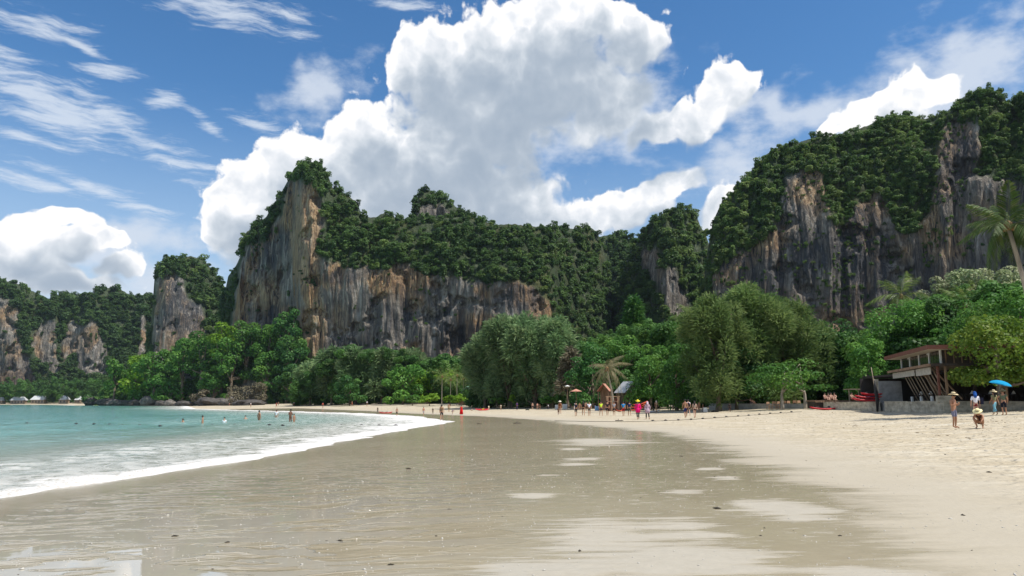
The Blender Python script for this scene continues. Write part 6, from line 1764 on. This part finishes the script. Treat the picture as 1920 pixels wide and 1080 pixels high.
walker(1116, 757, 10, label='person in blue standing by the blue cooler box', yaw=0, kind='stand', skin='tan', top=C8(70, 120, 170), bottom=C8(50, 80, 130), leg=1.6)
walker(1127.5, 757, 13, label='person in an orange vest near the salmon-roofed hut', yaw=0, kind='hold', skin='tan', top=C8(215, 85, 45), bottom=KB, leg=.7, sleeves=.1)
# -- far sand
walker(969.5, 761.5, 15, label='person in a purple shirt standing below the big casuarinas', yaw=0.8, kind='stand', skin='dark', top=C8(70, 45, 120), bottom=C8(45, 40, 80), leg=1.7)
walker(998.5, 765, 14, label='shirtless man in dark shorts with a woman at his side, far sand', yaw=0, kind='walk', skin='pale', bottom=KB, leg=.6)
walker(1007.5, 765.5, 13.5, label='woman in black shorts beside the shirtless man, far sand', yaw=BACK, kind='stand', skin='pale', top=C8(215, 150, 130), bottom=KB, leg=.35, sleeves=.1)
walker(916.5, 759.5, 8, label='person in pale yellow walking on the far sand right of the kayak', yaw=0.5, kind='walk', skin='pale', top=C8(235, 230, 190), bottom=C8(220, 215, 180), leg=.6)
walker(939, 759.5, 11, label='person in beige standing at the back of the far sand', yaw=0, kind='stand', skin='tan', top=C8(205, 195, 175), bottom=C8(190, 175, 150), leg=.9)
walker(899, 757.5, 6, label='sunbather sitting left of the red and yellow kayak', yaw=0.5, kind='sit', skin='tan', bottom=C8(160, 40, 40))
walker(885, 757, 6, label='sunbather sitting at the back of the far sand near the hut', yaw=-0.5, kind='sit', skin='pale', bottom=KB)
# -- at the edge of the water
walker(828, 789, 29, label='tanned person in dark shorts at the tip of the foam', yaw=BACK, kind='walk', skin='tan', top=C8(120, 95, 70), bottom=KB, leg=.8, sleeves=.05)
walker(826.5, 777, 16, label='dark-haired person just beyond the one at the tip of the foam', yaw=0.3, kind='stand', skin='dark', bottom=KB, leg=.6)
walker(841.5, 773, 16, label='person in tan shorts standing left of the red dress', yaw=0, kind='stand', skin='tan', bottom=C8(130, 110, 70), leg=.9)
walker(848, 777, 11, label='person in purple bending down on the wet sand', yaw=1.2, kind='bend', skin='pale', top=C8(110, 75, 130), bottom=C8(60, 50, 90), leg=.6)
walker(865, 778, 18, label='woman in a long red dress on the wet sand', yaw=0.2, kind='stand', skin='tan', top=C8(205, 20, 25), dress=(C8(205, 20, 25), 1.15, .10, .15, .34), long_hair=True, sleeves=.4)
walker(811.5, 776.5, 11, label='small dark figure in the foam right of the bather in grey', yaw=BACK, kind='stand', skin='dark', top=C8(90, 70, 55), bottom=C8(110, 100, 85), leg=1.5)
walker(794, 779.5, 16, label='bather in grey shorts wading in the foam', yaw=0.6, kind='walk', skin='tan', top=C8(180, 120, 100), bottom=C8(150, 145, 150), leg=.9, sleeves=.1)
walker(744, 781, 16, label='bather in black shorts walking out through the shallows', yaw=BACK, kind='walk2', skin='tan', bottom=KB, leg=.95)
walker(708, 774.5, 10.5, label='person in black clothes standing at the end of the floating red kayak', yaw=0.5, kind='stand', skin='dark', top=KB, bottom=KB, leg=1.8)
# -- in the water: feet on the sea bed, so the depth hides the rest
def bather(px_, py_water, label, h=1.7, up=0.0, **k_):
    x, y = on_level(px_, py_water)
    z = gz(x, y)
    return person(label, (x, y, min(-0.2, max(z, -1.32)) + up), h, **k_)
bather(342.5, 793, 'dark-haired head and shoulders in the water, leftmost swimmer', 1.72, 0.02, kind='stand', skin='tan')
bather(379.5, 793.5, 'swimmer standing chest high, second from the left', 1.74, 0.30, kind='stand', skin='tan', yaw=2.0)
bather(420.5, 791, 'swimmer in white with only the shoulders above the water', 1.7, 0.05, kind='stand', skin='pale', top=C8(225, 228, 230))
bather(485.5, 788.5, 'swimmer with wet dark hair standing waist deep', 1.75, 0.45, kind='stand', skin='tan', yaw=2.6)
bather(518, 783.5, 'swimmer in a white shirt standing farthest out', 1.75, 0.35, kind='stand', skin='pale', top=C8(225, 225, 228), yaw=BACK)
bather(544, 791, 'adult swimmer holding a child close in the water', 1.78, 0.42, kind='hold', skin='dark', yaw=1.0)
bather(551, 791, 'child in the water beside the dark adult swimmer', 1.25, 0.42, kind='stand', skin='tan', yaw=1.0)
bather(460, 785.5, 'pinkish head far out beside the waist deep swimmer', 1.7, -0.05, kind='stand', skin='pale')
# -- people on the timber deck
for i, (px_, lab) in enumerate([(1541, 'leftmost sunbather sitting on the timber deck'), (1547, 'second sunbather from the left on the timber deck'), (1552.5, 'third sunbather on the timber deck, upright'), (1558, 'fourth sunbather on the timber deck'), (1591, 'sunbather sitting alone at the right end of the timber deck')]):
    x, y = pw(px_, 87.6 + 0.15 * (i % 2))
    person(lab, (x, y, DECK_Z), 1.65 + 0.03 * i, 0.4 * (-1) ** i, 'sit', 'pale', None, C8(60 + 20 * i, 45, 60), None, True, group='sunbathers on the timber deck', leg=.4)
p = P(1403, 758)
person('dark figure sitting on the grey wall in the shade', (pw(1403, 97)[0], 97, 1.85), 1.7, 0.5, 'sit', 'dark', KB, C8(60, 60, 70))
# tiny figures along the far strip of sand
tiny = [(430, 761, 'figure on the narrow sand by the last dark boulder'), (470, 764, 'figure at the water edge of the narrow far sand'), (518, 765, 'figure walking on the narrow far sand below the cave'), (522, 760, 'figure in white higher up the narrow far sand'), (551, 762, 'figure on the far sand in front of the leftmost casuarina'), (605, 766, 'figure in the shallows of the far sand'), (660, 760.5, 'reddish figure on the far sand below the round dark tree'), (688, 757, 'figure resting under the trees of the far sand')]
for i, (a, b, lab) in enumerate(tiny):
    p = P(a, b)
    person(lab, p, 1.7, i * 1.3, 'stand' if i % 2 else 'walk', 'tan', [None, C8(225, 225, 225), C8(180, 60, 60)][i % 3], KB if i % 2 else C8(170, 60, 50), leg=.6)

back_row = [(1012, 757.5, 8, 'small dark figure standing at the back of the sand under the big casuarinas', KB), (1028, 757.5, 9, 'figure in white in the shade left of the folded white parasol', C8(215, 215, 215)), (1056, 758, 10, 'figure in grey between the white boards at the back of the sand', C8(120, 120, 125)), (1070, 758.5, 11, 'dark figure under the brick red parasol', KB),
            (1100, 758.5, 11, 'figure in maroon at the back of the sand left of the salmon-roofed hut', C8(95, 30, 40)), (1136, 759, 12, 'figure in black in front of the bare timber frame', KB), (1170, 759, 11, 'figure in white in front of the grey-roofed hut', C8(220, 220, 222)), (1210, 760, 12, 'figure in blue right of the orange kayaks', C8(50, 80, 140)),
            (1262, 762, 14, 'figure in dark clothes under the skirted tree', KB), (1318, 764, 16, 'figure in brown in the shade right of the woman with the bag', C8(110, 75, 55)), (1368, 763, 14, 'dark figure standing by the knee high grey wall', C8(45, 45, 50))]
for i, (a, b, h_, lab, m_) in enumerate(back_row):
    p = P(a, b)
    person(lab, p, float(np.clip(hm(h_, p), 1.1, 1.8)), i * 0.9, ['stand', 'walk', 'walk2'][i % 3], ['tan', 'dark', 'pale'][i % 3], m_, [KB, C8(70, 70, 90)][i % 2], leg=[.6, 1.7][i % 2])

# ------------------------------------------------------------------ small things on the sand
rs = np.random.RandomState(77)
def scatter_bits(name, label, n, x0, x1, y0, y1, cond, size, mat, flat=0.5, clump=True, seed=0):
    rs = np.random.RandomState(seed)
    X = rs.uniform(x0, x1, n * 6); Y = y0 * (y1 / y0) ** rs.uniform(0, 1, n * 6)
    w = np.clip(0.5 + 1.2 * fbm(X * 0.5, Y * 0.5, seed, 3), 0.02, 1) if clump else np.ones_like(X)
    k = cond(X, Y) & (rs.rand(len(X)) < w)
    X, Y = X[k][:n], Y[k][:n]; m = len(X)
    Z = ground_z(X, Y)
    oct_ = np.array([(1, 0, 0), (0, 1, 0), (-1, 0, 0), (0, -1, 0), (0, 0, 1), (0, 0, -1)], float)
    fc = np.array([(0, 1, 4), (1, 2, 4), (2, 3, 4), (3, 0, 4), (1, 0, 5), (2, 1, 5), (3, 2, 5), (0, 3, 5)])
    s_ = size * rs.lognormal(0, 0.45, m)
    a = rs.uniform(0, 6.28, m); el = rs.uniform(0.6, 1.6, m)
    ox = oct_[None] * np.stack([s_ * el, s_ / el, s_ * flat], 1)[:, None]
    ox = ox * (1 + 0.25 * rs.normal(size=(m, 6, 1)))
    x_ = ox[..., 0] * np.cos(a)[:, None] - ox[..., 1] * np.sin(a)[:, None]; y_ = ox[..., 0] * np.sin(a)[:, None] + ox[..., 1] * np.cos(a)[:, None]
    V = np.stack([x_ + X[:, None], y_ + Y[:, None], ox[..., 2] + Z[:, None] + s_[:, None] * flat * 0.3], -1).reshape(-1, 3)
    Fc = (fc[None] + 6 * np.arange(m)[:, None, None]).reshape(-1, 3)
    o = mobj(name, np_mesh(name, V, Fc, mat, False)); tag(o, label, name.replace('_', ' '), kind='stuff')
M_SHELL = simple_mat('shell', (0.55, 0.52, 0.46), 0.7, 0.2, 0.15, 2.0)
M_DEBRIS = simple_mat('wet_debris', (0.055, 0.045, 0.032), 0.8, 0.3, 0.4, 2.0)
scatter_bits('shell_fragments', 'white shell and coral crumbs scattered over the wet sand', 4500, -8, 22, 6.2, 48, lambda X, Y: (shore_s(X, Y) > 5) & (wet_d(X, Y) > -1.5), 0.0065, M_SHELL, 0.5, True, 3)
scatter_bits('beach_debris', 'dark bits of seaweed and bark scattered over the sand', 240, -9, 26, 6.5, 55, lambda X, Y: shore_s(X, Y) > 4, 0.016, M_DEBRIS, 0.4, False, 4)
scatter_bits('dry_litter', 'brown leaves and twigs strewn over the dry sand', 700, 14, 46, 26, 90, lambda X, Y: (shore_s(X, Y) > 26) & (shore_s(X, Y) < 46), 0.035, simple_mat('dry_leaf', (0.14, 0.095, 0.055), 0.9, 0.1, 0.4, 2.0), 0.25, True, 5)
def lump(label, px_, py_, wpx, mat=M_DEBRIS, name='driftwood', seed=0, hgt=0.45):
    p = P(px_, py_); w = wpx / F * p[1] / 2
    r_ = random.Random(seed); mb = MB()
    pts = [(-w, 0, w * .1), (-w * .3, w * .15, w * hgt * .5), (w * .4, -w * .1, w * hgt * .45), (w, w * .1, w * .08)]
    mb.tube(pts, [w * .12, w * hgt * .5, w * hgt * .45, w * .08], 7)
    mb.tube([pts[1], (r_.uniform(-.5, .3) * w, w * .5, w * .5)], [w * .12, w * .04], 5)
    mb.tube([pts[2], (r_.uniform(0, .8) * w, -w * .5, w * .25)], [w * .12, w * .04], 5)
    o = mb.build(name, mat, None, True); o.location = p; o.rotation_euler = (0, 0, r_.uniform(-.5, .5))
    tag(o, label, 'driftwood' if name == 'driftwood' else name.replace('_', ' '))
lump('small dark piece of bark beside the mirror of water in the left foreground', 328, 1007, 12, seed=1)
lump('dark knotted twig at the right of the left foreground, on wet sand', 638, 1015, 11, seed=2)
lump('dark curved twig in the middle distance of the wet sand', 766, 880, 10, seed=3)
lump('short black stick lying on the middle of the wet sand', 843, 955, 8, seed=4, hgt=.25)
lump('brown husk near the bottom edge of the wet sand', 733, 1061, 12, seed=5)
lump('thin dark branch on the wet sand in front of the walkers', 970, 794, 14, seed=6, hgt=.2)
lump('dark branch on the wet sand near the tip of the foam', 899, 795, 9, seed=7, hgt=.25)
lump('black strip of driftwood on the rope line in front of the walkers', 1161, 789.5, 15, seed=8, hgt=.2)
lump('dark heap of clothes left on the sand right of the walkers', 1340, 769, 14, C8(30, 30, 34), 'clothes_heap', 9, .5)
lump('dark bundle on the far sand beside the shirtless man', 989, 767, 8, C8(60, 62, 55), 'bundle', 10, .6)

# ------------------------------------------------------------------ thin moist air over the bay
hz = bpy.data.materials.new('moist_air'); hz.use_nodes = True
hz.node_tree.nodes.clear()
hg = G(hz.node_tree)
ho = hg.n('ShaderNodeOutputMaterial')
pvn = hg.n('ShaderNodeVolumePrincipled')
pvn.inputs['Color'].default_value = (0.62, 0.76, 0.92, 1)
pvn.inputs['Density'].default_value = 0.000035
hz.node_tree.links.new(pvn.outputs[0], ho.inputs['Volume'])
hb_ = MB().box((0, 4400, 105), (12400, 9400, 248)).build('haze', hz)
tag(hb_, 'thin moist air over the bay', 'haze', kind='stuff')
